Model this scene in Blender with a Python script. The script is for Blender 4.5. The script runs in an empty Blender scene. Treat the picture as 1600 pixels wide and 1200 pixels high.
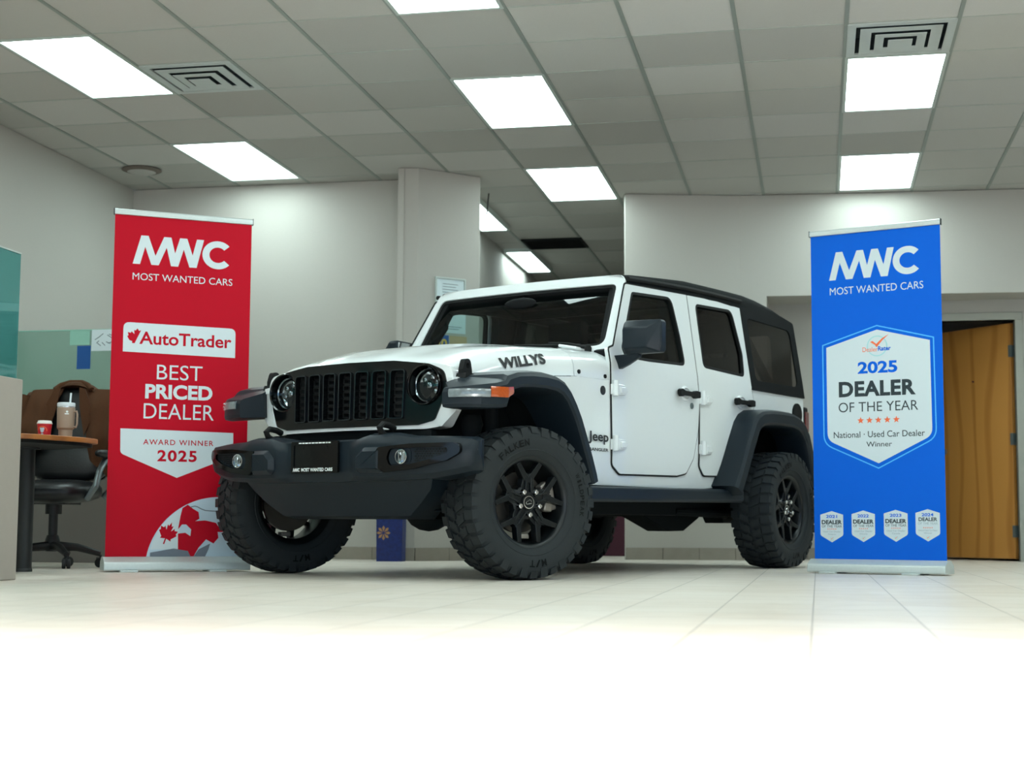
import bpy, bmesh, math, random
from math import sin, cos, pi, radians as R_, sqrt, atan2
from mathutils import Vector, Matrix
random.seed(7)
S = bpy.context.scene
COL = S.collection

# ------------------------------------------------------------------ camera, world, sun, exposure
FPX, PITCH, ROLL, CAMH = 2358.3, 0.09412, 0.00548, 0.2688
cam = bpy.data.cameras.new('camera'); camo = bpy.data.objects.new('camera', cam); COL.objects.link(camo)
cam.sensor_fit = 'HORIZONTAL'; cam.sensor_width = 36.0; cam.lens = FPX / 1600 * 36.0
cam.clip_start = 0.02
cam.dof.use_dof = True; cam.dof.focus_distance = 7.6; cam.dof.aperture_fstop = 3.2
_r = Vector((1, 0, 0)); _u = Vector((0, -sin(PITCH), cos(PITCH))); _f = Vector((0, cos(PITCH), sin(PITCH)))
_c, _s = cos(ROLL), sin(ROLL)
r2 = _r * _c + _u * _s; u2 = _r * -_s + _u * _c
camo.matrix_world = Matrix(((r2.x, u2.x, -_f.x, 0), (r2.y, u2.y, -_f.y, 0), (r2.z, u2.z, -_f.z, CAMH), (0, 0, 0, 1)))
S.camera = camo

world = bpy.data.worlds.new('daylight'); S.world = world; world.use_nodes = True
wn = world.node_tree
wn.nodes['Background'].inputs[0].default_value = (0.48, 0.74, 1.0, 1)
wn.nodes['Background'].inputs[1].default_value = 1.1
sun = bpy.data.lights.new('sun', 'SUN'); sun.energy = 11.5; sun.angle = R_(9.5); sun.color = (1.0, 0.97, 0.93)  # added sun, whitens the near floor through the unseen front opening
suno = bpy.data.objects.new('sun', sun); COL.objects.link(suno)
suno.rotation_euler = (R_(90 - 26.6), 0, 0)
suno.location = (0, -6, 4)
PANEL_EMIT = 8.6
S.view_settings.view_transform = 'Standard'; S.view_settings.look = 'None'
S.view_settings.exposure = 0.5; S.view_settings.gamma = 1.0
S.view_settings.use_curve_mapping = False

# ------------------------------------------------------------------ materials
def lin(c):
    return tuple((x / 12.92 if x <= 0.04045 else ((x + 0.055) / 1.055) ** 2.4) for x in c)
def hx(h):
    return lin(tuple(int(h[i:i + 2], 16) / 255 for i in (0, 2, 4)))
def mat(name, color, rough=0.5, metal=0.0, var=0.04, scale=30.0, bump=0.0, coat=0.0, spec=0.5, emit=None, estr=0.0, coord='Object', dist=0.002):
    m = bpy.data.materials.new(name); m.use_nodes = True
    nt = m.node_tree; b = nt.nodes['Principled BSDF']
    if isinstance(color, str): color = hx(color)
    b.inputs['Roughness'].default_value = rough; b.inputs['Metallic'].default_value = metal
    b.inputs['Coat Weight'].default_value = coat; b.inputs['Coat Roughness'].default_value = 0.04
    b.inputs['Specular IOR Level'].default_value = spec
    tc = nt.nodes.new('ShaderNodeTexCoord'); n = nt.nodes.new('ShaderNodeTexNoise')
    n.inputs['Scale'].default_value = scale; n.inputs['Detail'].default_value = 4
    nt.links.new(tc.outputs[coord], n.inputs['Vector'])
    mx = nt.nodes.new('ShaderNodeMix'); mx.data_type = 'RGBA'
    nt.links.new(n.outputs['Fac'], mx.inputs['Factor'])
    mx.inputs[6].default_value = (*[c * (1 - var) for c in color], 1); mx.inputs[7].default_value = (*[min(1, c * (1 + var)) for c in color], 1)
    nt.links.new(mx.outputs[2], b.inputs['Base Color'])
    if bump:
        bp = nt.nodes.new('ShaderNodeBump'); bp.inputs['Strength'].default_value = bump; bp.inputs['Distance'].default_value = dist
        nt.links.new(n.outputs['Fac'], bp.inputs['Height']); nt.links.new(bp.outputs['Normal'], b.inputs['Normal'])
    if emit:
        b.inputs['Emission Color'].default_value = (*emit, 1); b.inputs['Emission Strength'].default_value = estr
    return m
def glass(name, tint, rough=0.0, gloss=1.0):
    m = bpy.data.materials.new(name); m.use_nodes = True; nt = m.node_tree
    for n in list(nt.nodes):
        if n.type == 'BSDF_PRINCIPLED': nt.nodes.remove(n)
    out = [n for n in nt.nodes if n.type == 'OUTPUT_MATERIAL'][0]
    t = nt.nodes.new('ShaderNodeBsdfTransparent'); g = nt.nodes.new('ShaderNodeBsdfGlossy'); g.inputs['Roughness'].default_value = rough
    tc = nt.nodes.new('ShaderNodeTexCoord'); no = nt.nodes.new('ShaderNodeTexNoise'); no.inputs['Scale'].default_value = 3
    nt.links.new(tc.outputs['Object'], no.inputs['Vector'])
    mx = nt.nodes.new('ShaderNodeMix'); mx.data_type = 'RGBA'; nt.links.new(no.outputs['Fac'], mx.inputs['Factor'])
    mx.inputs[6].default_value = (*[c * .97 for c in tint], 1); mx.inputs[7].default_value = (*[min(1, c * 1.03) for c in tint], 1)
    nt.links.new(mx.outputs[2], t.inputs['Color'])
    ge = nt.nodes.new('ShaderNodeNewGeometry'); dt = nt.nodes.new('ShaderNodeVectorMath'); dt.operation = 'DOT_PRODUCT'
    nt.links.new(ge.outputs['Normal'], dt.inputs[0]); nt.links.new(ge.outputs['Incoming'], dt.inputs[1])
    def mth(op, a, b=None, c=None):
        n_ = nt.nodes.new('ShaderNodeMath'); n_.operation = op
        for i_, v_ in enumerate((a, b, c)):
            if v_ is None: continue
            if isinstance(v_, (int, float)): n_.inputs[i_].default_value = v_
            else: nt.links.new(v_, n_.inputs[i_])
        return n_.outputs[0]
    k5 = mth('POWER', mth('SUBTRACT', 1.0, mth('ABSOLUTE', dt.outputs['Value'])), 5.0)   # Schlick reflectance of glass
    mu = mth('MULTIPLY', mth('MULTIPLY_ADD', k5, .95, .05), gloss)
    ms = nt.nodes.new('ShaderNodeMixShader'); nt.links.new(mu, ms.inputs[0])
    nt.links.new(t.outputs[0], ms.inputs[1]); nt.links.new(g.outputs[0], ms.inputs[2]); nt.links.new(ms.outputs[0], out.inputs[0])
    return m
def floor_mat():
    m = mat('floor_tile', 'd6d0c6', 0.36, var=0.03, scale=4, bump=0.0)
    nt = m.node_tree; b = nt.nodes['Principled BSDF']
    tc = nt.nodes.new('ShaderNodeTexCoord'); mp = nt.nodes.new('ShaderNodeMapping'); br = nt.nodes.new('ShaderNodeTexBrick')
    br.offset = 0; br.inputs['Scale'].default_value = 1.0
    br.inputs['Brick Width'].default_value = 0.305; br.inputs['Row Height'].default_value = 0.305
    br.inputs['Mortar Size'].default_value = 0.003; br.inputs['Mortar Smooth'].default_value = 0.2
    br.inputs['Color1'].default_value = (*hx('d8cdc1'), 1); br.inputs['Color2'].default_value = (*hx('ded5cb'), 1); br.inputs['Mortar'].default_value = (*hx('aaa196'), 1)
    mp.inputs['Location'].default_value = (FLOOR_OFF[0], FLOOR_OFF[1], 0)
    nt.links.new(tc.outputs['Object'], mp.inputs['Vector']); nt.links.new(mp.outputs[0], br.inputs['Vector'])
    # faint veins
    n2 = nt.nodes.new('ShaderNodeTexNoise'); n2.inputs['Scale'].default_value = 2.2; n2.inputs['Detail'].default_value = 8; n2.inputs['Distortion'].default_value = 2
    nt.links.new(tc.outputs['Object'], n2.inputs['Vector'])
    mx = nt.nodes.new('ShaderNodeMix'); mx.data_type = 'RGBA'; mx.blend_type = 'MULTIPLY'
    cr = nt.nodes.new('ShaderNodeValToRGB'); cr.color_ramp.elements[0].color = (.93, .92, .9, 1); cr.color_ramp.elements[0].position = .35; cr.color_ramp.elements[1].color = (1, 1, 1, 1); cr.color_ramp.elements[1].position = .55
    nt.links.new(n2.outputs['Fac'], cr.inputs[0]); mx.inputs['Factor'].default_value = 1
    nt.links.new(br.outputs['Color'], mx.inputs[6]); nt.links.new(cr.outputs[0], mx.inputs[7]); nt.links.new(mx.outputs[2], b.inputs['Base Color'])
    bp = nt.nodes.new('ShaderNodeBump'); bp.inputs['Strength'].default_value = .3; bp.inputs['Distance'].default_value = .002; bp.invert = True
    nt.links.new(br.outputs['Fac'], bp.inputs['Height']); nt.links.new(bp.outputs[0], b.inputs['Normal'])
    return m
def wood_mat(name, c1, c2, scale=1.0, rough=.4):
    m = mat(name, c1, rough); nt = m.node_tree; b = nt.nodes['Principled BSDF']
    tc = nt.nodes.new('ShaderNodeTexCoord'); mp = nt.nodes.new('ShaderNodeMapping'); mp.inputs['Scale'].default_value = (scale, scale, .16 * scale)
    w = nt.nodes.new('ShaderNodeTexWave'); w.wave_type = 'BANDS'; w.bands_direction = 'X'; w.inputs['Scale'].default_value = 1.5; w.inputs['Distortion'].default_value = 9.0; w.inputs['Detail'].default_value = 2; w.inputs['Detail Scale'].default_value = 1.3
    nt.links.new(tc.outputs['Object'], mp.inputs[0]); nt.links.new(mp.outputs[0], w.inputs['Vector'])
    cr = nt.nodes.new('ShaderNodeValToRGB'); cr.color_ramp.elements[0].color = (*hx(c2), 1); cr.color_ramp.elements[1].color = (*hx(c1), 1); cr.color_ramp.elements[1].position = .30
    nt.links.new(w.outputs['Fac'], cr.inputs[0]); nt.links.new(cr.outputs[0], b.inputs['Base Color'])
    return m

FLOOR_OFF = (0.02, 0.0)
M = {}
def defmats():
    M['wall'] = mat('wall_paint', 'b0ada6', .85, var=.02, scale=60, bump=.05)
    M['tile_a'] = mat('ceiling_tile', 'b6b5b0', .9, var=.05, scale=160, bump=.2)
    M['tile_b'] = mat('ceiling_tile_dull', 'adaca7', .9, var=.05, scale=160, bump=.2)
    M['tile_c'] = mat('ceiling_tile_fresh', 'bfbeba', .9, var=.05, scale=160, bump=.2)
    M['tbar'] = mat('ceiling_bar', '8f9791', .5, .2)
    M['tbar2'] = mat('ceiling_cross_bar', 'a7aca6', .6, .1)
    M['base'] = mat('base_tile', '8f887d', .45, var=.12, scale=14)
    M['grout'] = mat('grout', '6d675f', .9)
    M['lamp'] = mat('lamp_diffuser', 'ffffff', .5, emit=(.80, 1.0, .985), estr=PANEL_EMIT)
    M['lampframe'] = mat('lamp_frame', 'b4beb9', .4)
    M['vent'] = mat('vent_metal', 'c0c8c7', .45, .3)
    M['ventshade'] = mat('vent_painted_shade', '4a565a', .6, .2)  # darker metal, shade inside the vent put into its colour
    M['dark'] = mat('dark_void', '101414', .9)
    M['trim'] = mat('door_trim_paint', '9b9c92', .5)
    M['doorwood'] = wood_mat('door_wood', 'bd8440', 'a87032')
    M['tablewood'] = wood_mat('table_wood', 'a5652f', '8a5124', 2)
    M['steel'] = mat('steel', 'a8a8a6', .3, .9)
    M['hinge'] = mat('hinge_steel', '6f7a7c', .4, .7)
    M['panelgrey'] = mat('partition_panel', 'a39a91', .7, var=.03)
    M['panelgrey2'] = mat('partition_fabric', '76716b', .9, var=.05, scale=200)
    M['tealglass'] = glass('teal_glass', (.40, .76, .77))
    M['paleglass'] = glass('pale_glass', (.70, .86, .82))
    # vehicle
    M['white'] = mat('white_paint', 'e4e9ea', .28, var=.01, coat=1.0)
    M['plastic'] = mat('charcoal_plastic', '151f27', .45, spec=.28, var=.08, scale=400, bump=.06, dist=.0005)
    M['blackgloss'] = mat('gloss_black', '050607', .14, spec=.4)
    M['blackchrome'] = mat('black_chrome', '43484c', .18, .95)
    M['blackmat'] = mat('matte_black', '0b0d0e', .7, spec=.3)
    M['under'] = mat('underbody_black', '101517', .75, spec=.2)
    M['rubber'] = mat('tyre_rubber', '1c2225', .75, var=.12, scale=60, bump=.15)
    M['rubber2'] = mat('tyre_lettering', '0c0e0f', .8, spec=.2)
    M['rim'] = mat('rim_black', '12171a', .33, .3)
    M['chrome'] = mat('chrome', 'e8e8e8', .12, 1.0)
    M['iron'] = mat('cast_iron', '9a948d', .45, .6)
    M['rotor'] = mat('brake_rotor', '55524e', .4, .8)
    M['fabric'] = mat('softtop_fabric', '0c0f11', .85, spec=.2, var=.15, scale=500, bump=.2)
    M['decal'] = mat('decal_black', '15181a', .5)
    M['amber'] = mat('amber_lens', 'b04a10', .15, coat=1, var=.25, scale=90)
    M['clearlens'] = mat('clear_lens', '7a8488', .15, coat=1, var=.25, scale=60)
    M['red_lens'] = mat('red_lens', '6a1016', .2, coat=1)
    M['reflector'] = mat('lamp_reflector', 'd8dadc', .12, 1.0, var=.3, scale=50)
    M['lampbowl'] = mat('lamp_bowl', '8f9598', .16, 1.0, var=.5, scale=40)
    M['lampglass'] = glass('lamp_glass', (.8, .85, .87))
    M['windshield'] = glass('windshield_glass', (.72, .84, .82))
    M['sideglass'] = glass('side_glass', (.70, .80, .78))
    M['privacy'] = glass('privacy_glass', (.10, .11, .11))
    M['vinyl'] = glass('vinyl_window', (.24, .22, .21), rough=.15)
    M['interior'] = mat('interior_black', '0c0e10', .75, spec=.2)
    M['white_print'] = mat('white_print', 'e6ecec', .5)
    # banners
    M['b_red'] = mat('banner_red', 'b8001f', .55, var=.02, spec=.15)
    M['b_blue'] = mat('banner_blue', '0060d4', .55, var=.02, spec=.15)
    M['b_white'] = mat('banner_white', 'ccd8dd', .5, var=.01)
    M['b_dark'] = mat('banner_ink', '1c2c33', .5)
    M['b_cyan'] = mat('banner_cyan', '47b4f5', .5)
    M['b_orange'] = mat('banner_orange', 'ee6a3c', .5)
    M['b_aqua'] = mat('banner_aqua', '9fd3d6', .5)
    M['b_grey'] = mat('banner_grey', '6b7380', .5)
    M['b_ice'] = mat('banner_ice', 'bccfdd', .5, var=.06, scale=6)
    M['b_faint'] = mat('banner_faint_ink', '8fa3aa', .5)
    M['alu'] = mat('brushed_aluminium', 'c6cecd', .4, .35, var=.06, scale=80)
    # office
    M['leather'] = mat('black_leather', '0c1013', .38, var=.1, scale=90, bump=.3)
    M['jacket'] = mat('brown_wool', '4a2b11', .95, var=.15, scale=120, bump=.3)
    M['caster'] = mat('black_nylon', '15181a', .5)
    M['cupred'] = mat('cup_red', 'c01728', .5)
    M['cuplid'] = mat('cup_lid', 'e4e4e0', .4)
    M['tumbler'] = mat('tumbler_tan', '96806f', .5)
    M['straw'] = mat('straw_clear', 'd3dde4', .25)
    M['paper'] = mat('paper', 'cfdde0', .8, var=.02)
    M['papergreen'] = mat('paper_mint', '8fc0ae', .8)
    M['paperblue'] = mat('paper_blue', '0f4f92', .6)
    M['ink'] = mat('ink_grey', '6d7b82', .8)
    M['yellow'] = mat('print_yellow', 'd9b24a', .7)
    M['tan'] = mat('print_tan', 'b9a07a', .7)
    M['giftblue'] = mat('gift_blue', '0e2767', .4, var=.7, scale=45)
    M['gold'] = mat('gift_gold', 'b08a5e', .4, .3)
    M['maroon'] = mat('maroon_fabric', '4a2030', .8)
    M['cable'] = mat('cable_black', '20211f', .6)
    M['stain'] = mat('stain_brown', '6b625a', .9, var=.3, scale=40)
defmats()

# ------------------------------------------------------------------ mesh helpers
class MB:
    def __init__(s): s.v = []; s.f = []; s.m = []
    def add(s, vs, fs, m=0):
        o = len(s.v); s.v += [tuple(v) for v in vs]; s.f += [tuple(i + o for i in f) for f in fs]; s.m += [m] * len(fs); return s
    def xf(s, mtx, start=0):
        for i in range(start, len(s.v)): s.v[i] = tuple(mtx @ Vector(s.v[i]))
        return s
    def box(s, c, d, m=0, rot=None):
        h = [x / 2 for x in d]; vs = []
        for x in (-1, 1):
            for y in (-1, 1):
                for z in (-1, 1):
                    p = Vector((x * h[0], y * h[1], z * h[2]))
                    if rot: p = rot @ p
                    vs.append(p + Vector(c))
        return s.add(vs, [(0, 1, 3, 2), (4, 6, 7, 5), (0, 4, 5, 1), (2, 3, 7, 6), (0, 2, 6, 4), (1, 5, 7, 3)], m)
    def bx(s, x0, x1, y0, y1, z0, z1, m=0):
        return s.box(((x0 + x1) / 2, (y0 + y1) / 2, (z0 + z1) / 2), (x1 - x0, y1 - y0, z1 - z0), m)
    def prism(s, poly, fn, d0, d1, m=0):
        n = len(poly); vs = [fn(u, v, d0) for u, v in poly] + [fn(u, v, d1) for u, v in poly]
        fs = [tuple(range(n)), tuple(range(2 * n - 1, n - 1, -1))] + [(i, n + i, n + (i + 1) % n, (i + 1) % n) for i in range(n)]
        return s.add(vs, fs, m)
    def poly(s, poly, fn, m=0):
        return s.add([fn(u, v) for u, v in poly], [tuple(range(len(poly)))], m)
    def loft(s, secs, closed=False, caps=True, m=0):
        n = len(secs[0]); vs = [p for q in secs for p in q]; fs = []
        for i in range(len(secs) - 1):
            for j in range(n if closed else n - 1):
                k = (j + 1) % n
                fs.append((i * n + j, i * n + k, (i + 1) * n + k, (i + 1) * n + j))
        if caps and closed:
            fs.append(tuple(range(n))); fs.append(tuple(range((len(secs) - 1) * n, len(secs) * n)))
        return s.add(vs, fs, m)
    def lathe(s, prof, n=32, axis='z', c=(0, 0, 0), m=0, closed=False, caps=True):
        secs = []
        for i in range(n):
            a = 2 * pi * i / n; q = []
            for r, h in prof:
                p = {'z': (r * cos(a), r * sin(a), h), 'x': (h, r * cos(a), r * sin(a)), 'y': (r * sin(a), h, r * cos(a))}[axis]
                q.append((p[0] + c[0], p[1] + c[1], p[2] + c[2]))
            secs.append(q)
        k = len(prof); vs = [p for q in secs for p in q]; fs = []
        for i in range(n):
            j = (i + 1) % n
            for t in range(k if closed else k - 1):
                t2 = (t + 1) % k
                fs.append((i * k + t, i * k + t2, j * k + t2, j * k + t))
        if caps and not closed:
            if prof[0][0] > 1e-6: fs.append(tuple(i * k for i in range(n)))
            if prof[-1][0] > 1e-6: fs.append(tuple(i * k + k - 1 for i in range(n)))
        return s.add(vs, fs, m)
    def tube(s, path, r, n=10, m=0, closed=False):
        P = [Vector(p) for p in path]; secs = []; N = len(P)
        up = Vector((0, 0, 1)); prev = None
        for i, p in enumerate(P):
            a = P[(i - 1) % N] if (closed or i > 0) else p; b = P[(i + 1) % N] if (closed or i < N - 1) else p
            t = (b - a).normalized()
            if prev is None:
                x = t.cross(up) if abs(t.dot(up)) < .95 else t.cross(Vector((1, 0, 0)))
            else:
                x = prev - t * prev.dot(t)
            x.normalize(); prev = x; y = t.cross(x)
            rr = r[i] if isinstance(r, (list, tuple)) else r
            secs.append([p + (x * cos(2 * pi * j / n) + y * sin(2 * pi * j / n)) * rr for j in range(n)])
        if closed: secs.append(secs[0])
        return s.loft(secs, True, not closed, m)
    def sphere(s, c, r, n=16, m=0):
        r = r if isinstance(r, (tuple, list)) else (r, r, r)
        k = n // 2; st = len(s.v)
        s.lathe([(max(1e-5, sin(pi * i / k)), -cos(pi * i / k)) for i in range(k + 1)], n, m=m, caps=False)
        for i in range(st, len(s.v)):
            v = s.v[i]; s.v[i] = (v[0] * r[0] + c[0], v[1] * r[1] + c[1], v[2] * r[2] + c[2])
        return s
    def panel(s, outline, holes, fn, th, cu=(), cv=(), m=0, back=True):
        bm = bmesh.new(); es = []
        for lp in [outline] + list(holes):
            vs = [bm.verts.new((u, v, 0)) for u, v in lp]
            es += [bm.edges.new((vs[i], vs[(i + 1) % len(vs)])) for i in range(len(vs))]
        bmesh.ops.triangle_fill(bm, use_beauty=True, use_dissolve=False, edges=es)
        for c in cv: bmesh.ops.bisect_plane(bm, geom=bm.verts[:] + bm.edges[:] + bm.faces[:], plane_co=(0, c, 0), plane_no=(0, 1, 0))
        for c in cu: bmesh.ops.bisect_plane(bm, geom=bm.verts[:] + bm.edges[:] + bm.faces[:], plane_co=(c, 0, 0), plane_no=(1, 0, 0))
        bm.verts.index_update(); n = len(bm.verts)
        uv = [(v.co.x, v.co.y) for v in bm.verts]
        vs = [fn(u, v, 0) for u, v in uv]; fs = [tuple(v.index for v in f.verts) for f in bm.faces]
        if th:
            vs += [fn(u, v, th) for u, v in uv]
            if back: fs += [tuple(v.index + n for v in reversed(f.verts)) for f in bm.faces]
            for e in bm.edges:
                if len(e.link_faces) == 1:
                    a, b = e.verts[0].index, e.verts[1].index; fs.append((a, b, b + n, a + n))
        bm.free()
        return s.add(vs, fs, m)
    def build(s, name, mats, parent=None, bevel=0, seg=2, ang=35, smooth=True, recalc=True, loc=None, rotz=None, bang=35):
        me = bpy.data.meshes.new(name); me.from_pydata(s.v, [], s.f)
        if not isinstance(mats, (list, tuple)): mats = [mats]
        for q in mats: me.materials.append(M[q] if isinstance(q, str) else q)
        for p, i in zip(me.polygons, s.m): p.material_index = i
        if recalc:
            bm = bmesh.new(); bm.from_mesh(me); bmesh.ops.recalc_face_normals(bm, faces=bm.faces); bm.to_mesh(me); bm.free()
        if smooth:
            for p in me.polygons: p.use_smooth = True
            me.set_sharp_from_angle(angle=R_(ang))
        me.update()
        o = bpy.data.objects.new(name, me); COL.objects.link(o)
        if parent: o.parent = parent
        if bevel:
            b = o.modifiers.new('bevel', 'BEVEL'); b.width = bevel; b.segments = seg; b.limit_method = 'ANGLE'; b.angle_limit = R_(bang); b.harden_normals = False
        if loc: o.location = loc
        if rotz is not None: o.rotation_euler = (0, 0, rotz)
        return o

def rp(pts, n=5):
    """rounded polygon: points (u, v[, radius])"""
    out = []; N = len(pts)
    for i in range(N):
        p = pts[i]; r = p[2] if len(p) > 2 else 0
        a, b = Vector(pts[i - 1][:2]), Vector(pts[(i + 1) % N][:2]); q = Vector(p[:2])
        if r <= 0: out.append(tuple(q)); continue
        d1, d2 = (a - q).normalized(), (b - q).normalized(); an = d1.angle(d2)
        t = min(r / math.tan(an / 2), (a - q).length * .48, (b - q).length * .48)
        p1, p2 = q + d1 * t, q + d2 * t
        for k in range(n + 1):
            w = k / n; out.append(tuple((p1 * (1 - w) ** 2 + q * 2 * w * (1 - w) + p2 * w * w)))
    return out
def offs(poly, d):
    """offset polygon outward by d (any winding)"""
    N = len(poly); A = sum(poly[i][0] * poly[(i + 1) % N][1] - poly[(i + 1) % N][0] * poly[i][1] for i in range(N))
    sg = 1 if A > 0 else -1; out = []
    for i in range(N):
        a, q, b = Vector(poly[i - 1]), Vector(poly[i]), Vector(poly[(i + 1) % N])
        e1, e2 = (q - a), (b - q)
        if e1.length < 1e-9 or e2.length < 1e-9: out.append(tuple(q)); continue
        e1.normalize(); e2.normalize()
        n = Vector((e1.y + e2.y, -e1.x - e2.x)); n = n.normalized() if n.length > 1e-9 else Vector((e1.y, -e1.x))
        k = max(.5, n.dot(Vector((e1.y, -e1.x))))
        out.append(tuple(q + n * d * sg / k))
    return out
def circ(c, r, n=24, ry=None):
    return [(c[0] + r * cos(2 * pi * i / n), c[1] + (ry or r) * sin(2 * pi * i / n)) for i in range(n)]
def interp(T, x):
    if x <= T[0][0]: return T[0][1]
    for (a, b), (c, d) in zip(T, T[1:]):
        if x <= c: return b + (d - b) * (x - a) / (c - a)
    return T[-1][1]
def empty(name, loc=(0, 0, 0), rz=0, label=None, cat=None, group=None):
    o = bpy.data.objects.new(name, None); COL.objects.link(o); o.location = loc; o.rotation_euler = (0, 0, rz); o.empty_display_size = .1
    return tag(o, label, cat, group)
def tag(o, label=None, cat=None, group=None, kind=None):
    if label: o['label'] = label
    if cat: o['category'] = cat
    if group: o['group'] = group
    if kind: o['kind'] = kind
    return o
def struct(mb, name, mats, **k):
    return tag(mb.build(name, mats, **k), kind='structure')

_tc = {}
def glyphs(txt, bold=0.0, shear=0.0, spacing=1.0):
    key = (txt, bold, shear, spacing)
    if key in _tc: return _tc[key]
    cu = bpy.data.curves.new('lettering', 'FONT'); cu.body = txt; cu.offset = bold; cu.shear = shear; cu.space_character = spacing
    cu.fill_mode = 'FRONT'; cu.extrude = 0; cu.resolution_u = 4
    o = bpy.data.objects.new('lettering', cu); COL.objects.link(o)
    dg = bpy.context.evaluated_depsgraph_get(); me = bpy.data.meshes.new_from_object(o.evaluated_get(dg))
    vs = [(v.co.x, v.co.y) for v in me.vertices]; fs = [tuple(p.vertices) for p in me.polygons]
    bpy.data.objects.remove(o); bpy.data.curves.remove(cu); bpy.data.meshes.remove(me)
    _tc[key] = (vs, fs); return vs, fs
def text(mb, txt, x0, x1, z0, z1, fn, m=0, bold=0.0, shear=0.0, spacing=1.0):
    """write txt fitted into the box x0..x1, z0..z1 and mapped by fn(u, v)"""
    vs, fs = glyphs(txt, bold, shear, spacing)
    ax, bx_ = min(v[0] for v in vs), max(v[0] for v in vs); az, bz = min(v[1] for v in vs), max(v[1] for v in vs)
    mb.add([fn(x0 + (v[0] - ax) / (bx_ - ax) * (x1 - x0), z0 + (v[1] - az) / (bz - az) * (z1 - z0)) for v in vs], fs, m)

# ------------------------------------------------------------------ room frame (rotated about z by -YR)
YR = 0.19977
HC = 3.079
def rw(a, b, z=0.0):
    return Vector((a * cos(YR) + b * sin(YR), -a * sin(YR) + b * cos(YR), z))
YFRONT = -1.75
A0, B0, TS = -1.942, 8.434, 0.61

def wall(name, pts, z0=0, z1=HC, th=.08, side=1, m='wall'):
    mb = MB()
    for (a, b), (c, d) in zip(pts, pts[1:]):
        t = Vector((c - a, d - b)).normalized(); n = Vector((t.y, -t.x)) * side * -1
        q = [(a, b), (c, d), (c + n.x * th + t.x * .0, d + n.y * th), (a + n.x * th, b + n.y * th)]
        mb.prism(q, lambda u, v, w: (u, v, w), z0, z1)
    return struct(mb, name, m, rotz=-YR, smooth=False)
def basebd(name, pts, h=.1, th=.012, side=1):
    mb = MB()
    for (a, b), (c, d) in zip(pts, pts[1:]):
        t = Vector((c - a, d - b)); L = t.length; t.normalize(); n = Vector((t.y, -t.x)) * side
        def quad(s0, s1, w0, w1, za, zb, m):
            p = [(a + t.x * s + n.x * w, b + t.y * s + n.y * w) for s, w in ((s0, w0), (s1, w0), (s1, w1), (s0, w1))]
            mb.prism(p, lambda u, v, w: (u, v, w), za, zb, m)
        quad(0, L, 0, th * .6, 0, h - .002, 1)
        s = 0
        while s < L - .02:
            quad(s + .002, min(L, s + .303), 0, th, 0.0, h, 0); s += .305
    return struct(mb, name, ['base', 'grout'], rotz=-YR, bevel=.0015, seg=1)

# floor
fl = MB().bx(-7, 8, -9, 20, -.1, 0)
M['floor'] = floor_mat()
struct(fl, 'floor', 'floor', rotz=-YR, smooth=False)

# ceiling: tiles, bars; cells of lamps and vents left open
LAMPS = [(0, 2), (0, 6), (0, -2), (0, -6), (0, -10), (4, 2), (4, 6), (4, -2), (4, -6), (4, -10), (-4, 0), (-4, 4), (-4, -4), (-4, -8), (8, 0), (8, 4), (8, -4), (8, -8)]  # panels beyond the view are added to light the car's front
VENTS = [(-3, 0), (4, 0)]
def ceiling():
    used = {}
    for c, r in LAMPS: used[(c, r - 1)] = used[(c, r)] = 1
    for c, r in VENTS: used[(c, r)] = 1
    mb = MB(); rng = random.Random(3)
    for c in range(-7, 14):
        for r in range(-22, 19):
            a = A0 + c * TS; b = B0 + r * TS + TS / 2
            if (c, r) in used or -a * sin(YR) + b * cos(YR) < YFRONT + .35: continue
            m = rng.choices((0, 1, 2), (6, 3, 2))[0]
            mb.bx(a - TS / 2 + .011, a + TS / 2 - .011, b - TS / 2 + .005, b + TS / 2 - .005, HC + .004 + rng.random() * .002, HC + .02, m)
    tb = lambda a: (YFRONT + a * sin(YR)) / cos(YR)
    for c in range(-8, 14):
        a = A0 + (c + .5) * TS; mb.bx(a - .012, a + .012, max(B0 - 22 * TS, tb(a)), B0 + 19 * TS, HC, HC + .012, 3)
    for r in range(-22, 20):
        b = B0 + r * TS
        xs_ = [k for k in range(-7, 14) if (k, r) in used and (k, r - 1) in used and any((k, r) == (l[0], l[1]) for l in LAMPS)]
        amax = min(A0 + 13.5 * TS, (b * cos(YR) - YFRONT) / sin(YR)); segs = []; st = A0 - 7.5 * TS
        for k in xs_:
            segs.append((st, A0 + (k - .5) * TS)); st = A0 + (k + .5) * TS
        segs.append((st, amax))
        for p, q in segs:
            q = min(q, amax)
            if q > p: mb.bx(p, q, b - .006, b + .006, HC + .002, HC + .012, 4)
    sl = [(-8, YFRONT), (9, YFRONT), (9, 20.5), (-8, 20.5)]
    sl = [(x * cos(YR) - y * sin(YR), x * sin(YR) + y * cos(YR)) for x, y in sl]
    mb.prism(sl, lambda u, v, w: (u, v, w), HC + .16, HC + .2, 5)
    return struct(mb, 'ceiling', ['tile_a', 'tile_b', 'tile_c', 'tbar', 'tbar2', 'dark'], rotz=-YR, smooth=False)
ceiling()

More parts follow.
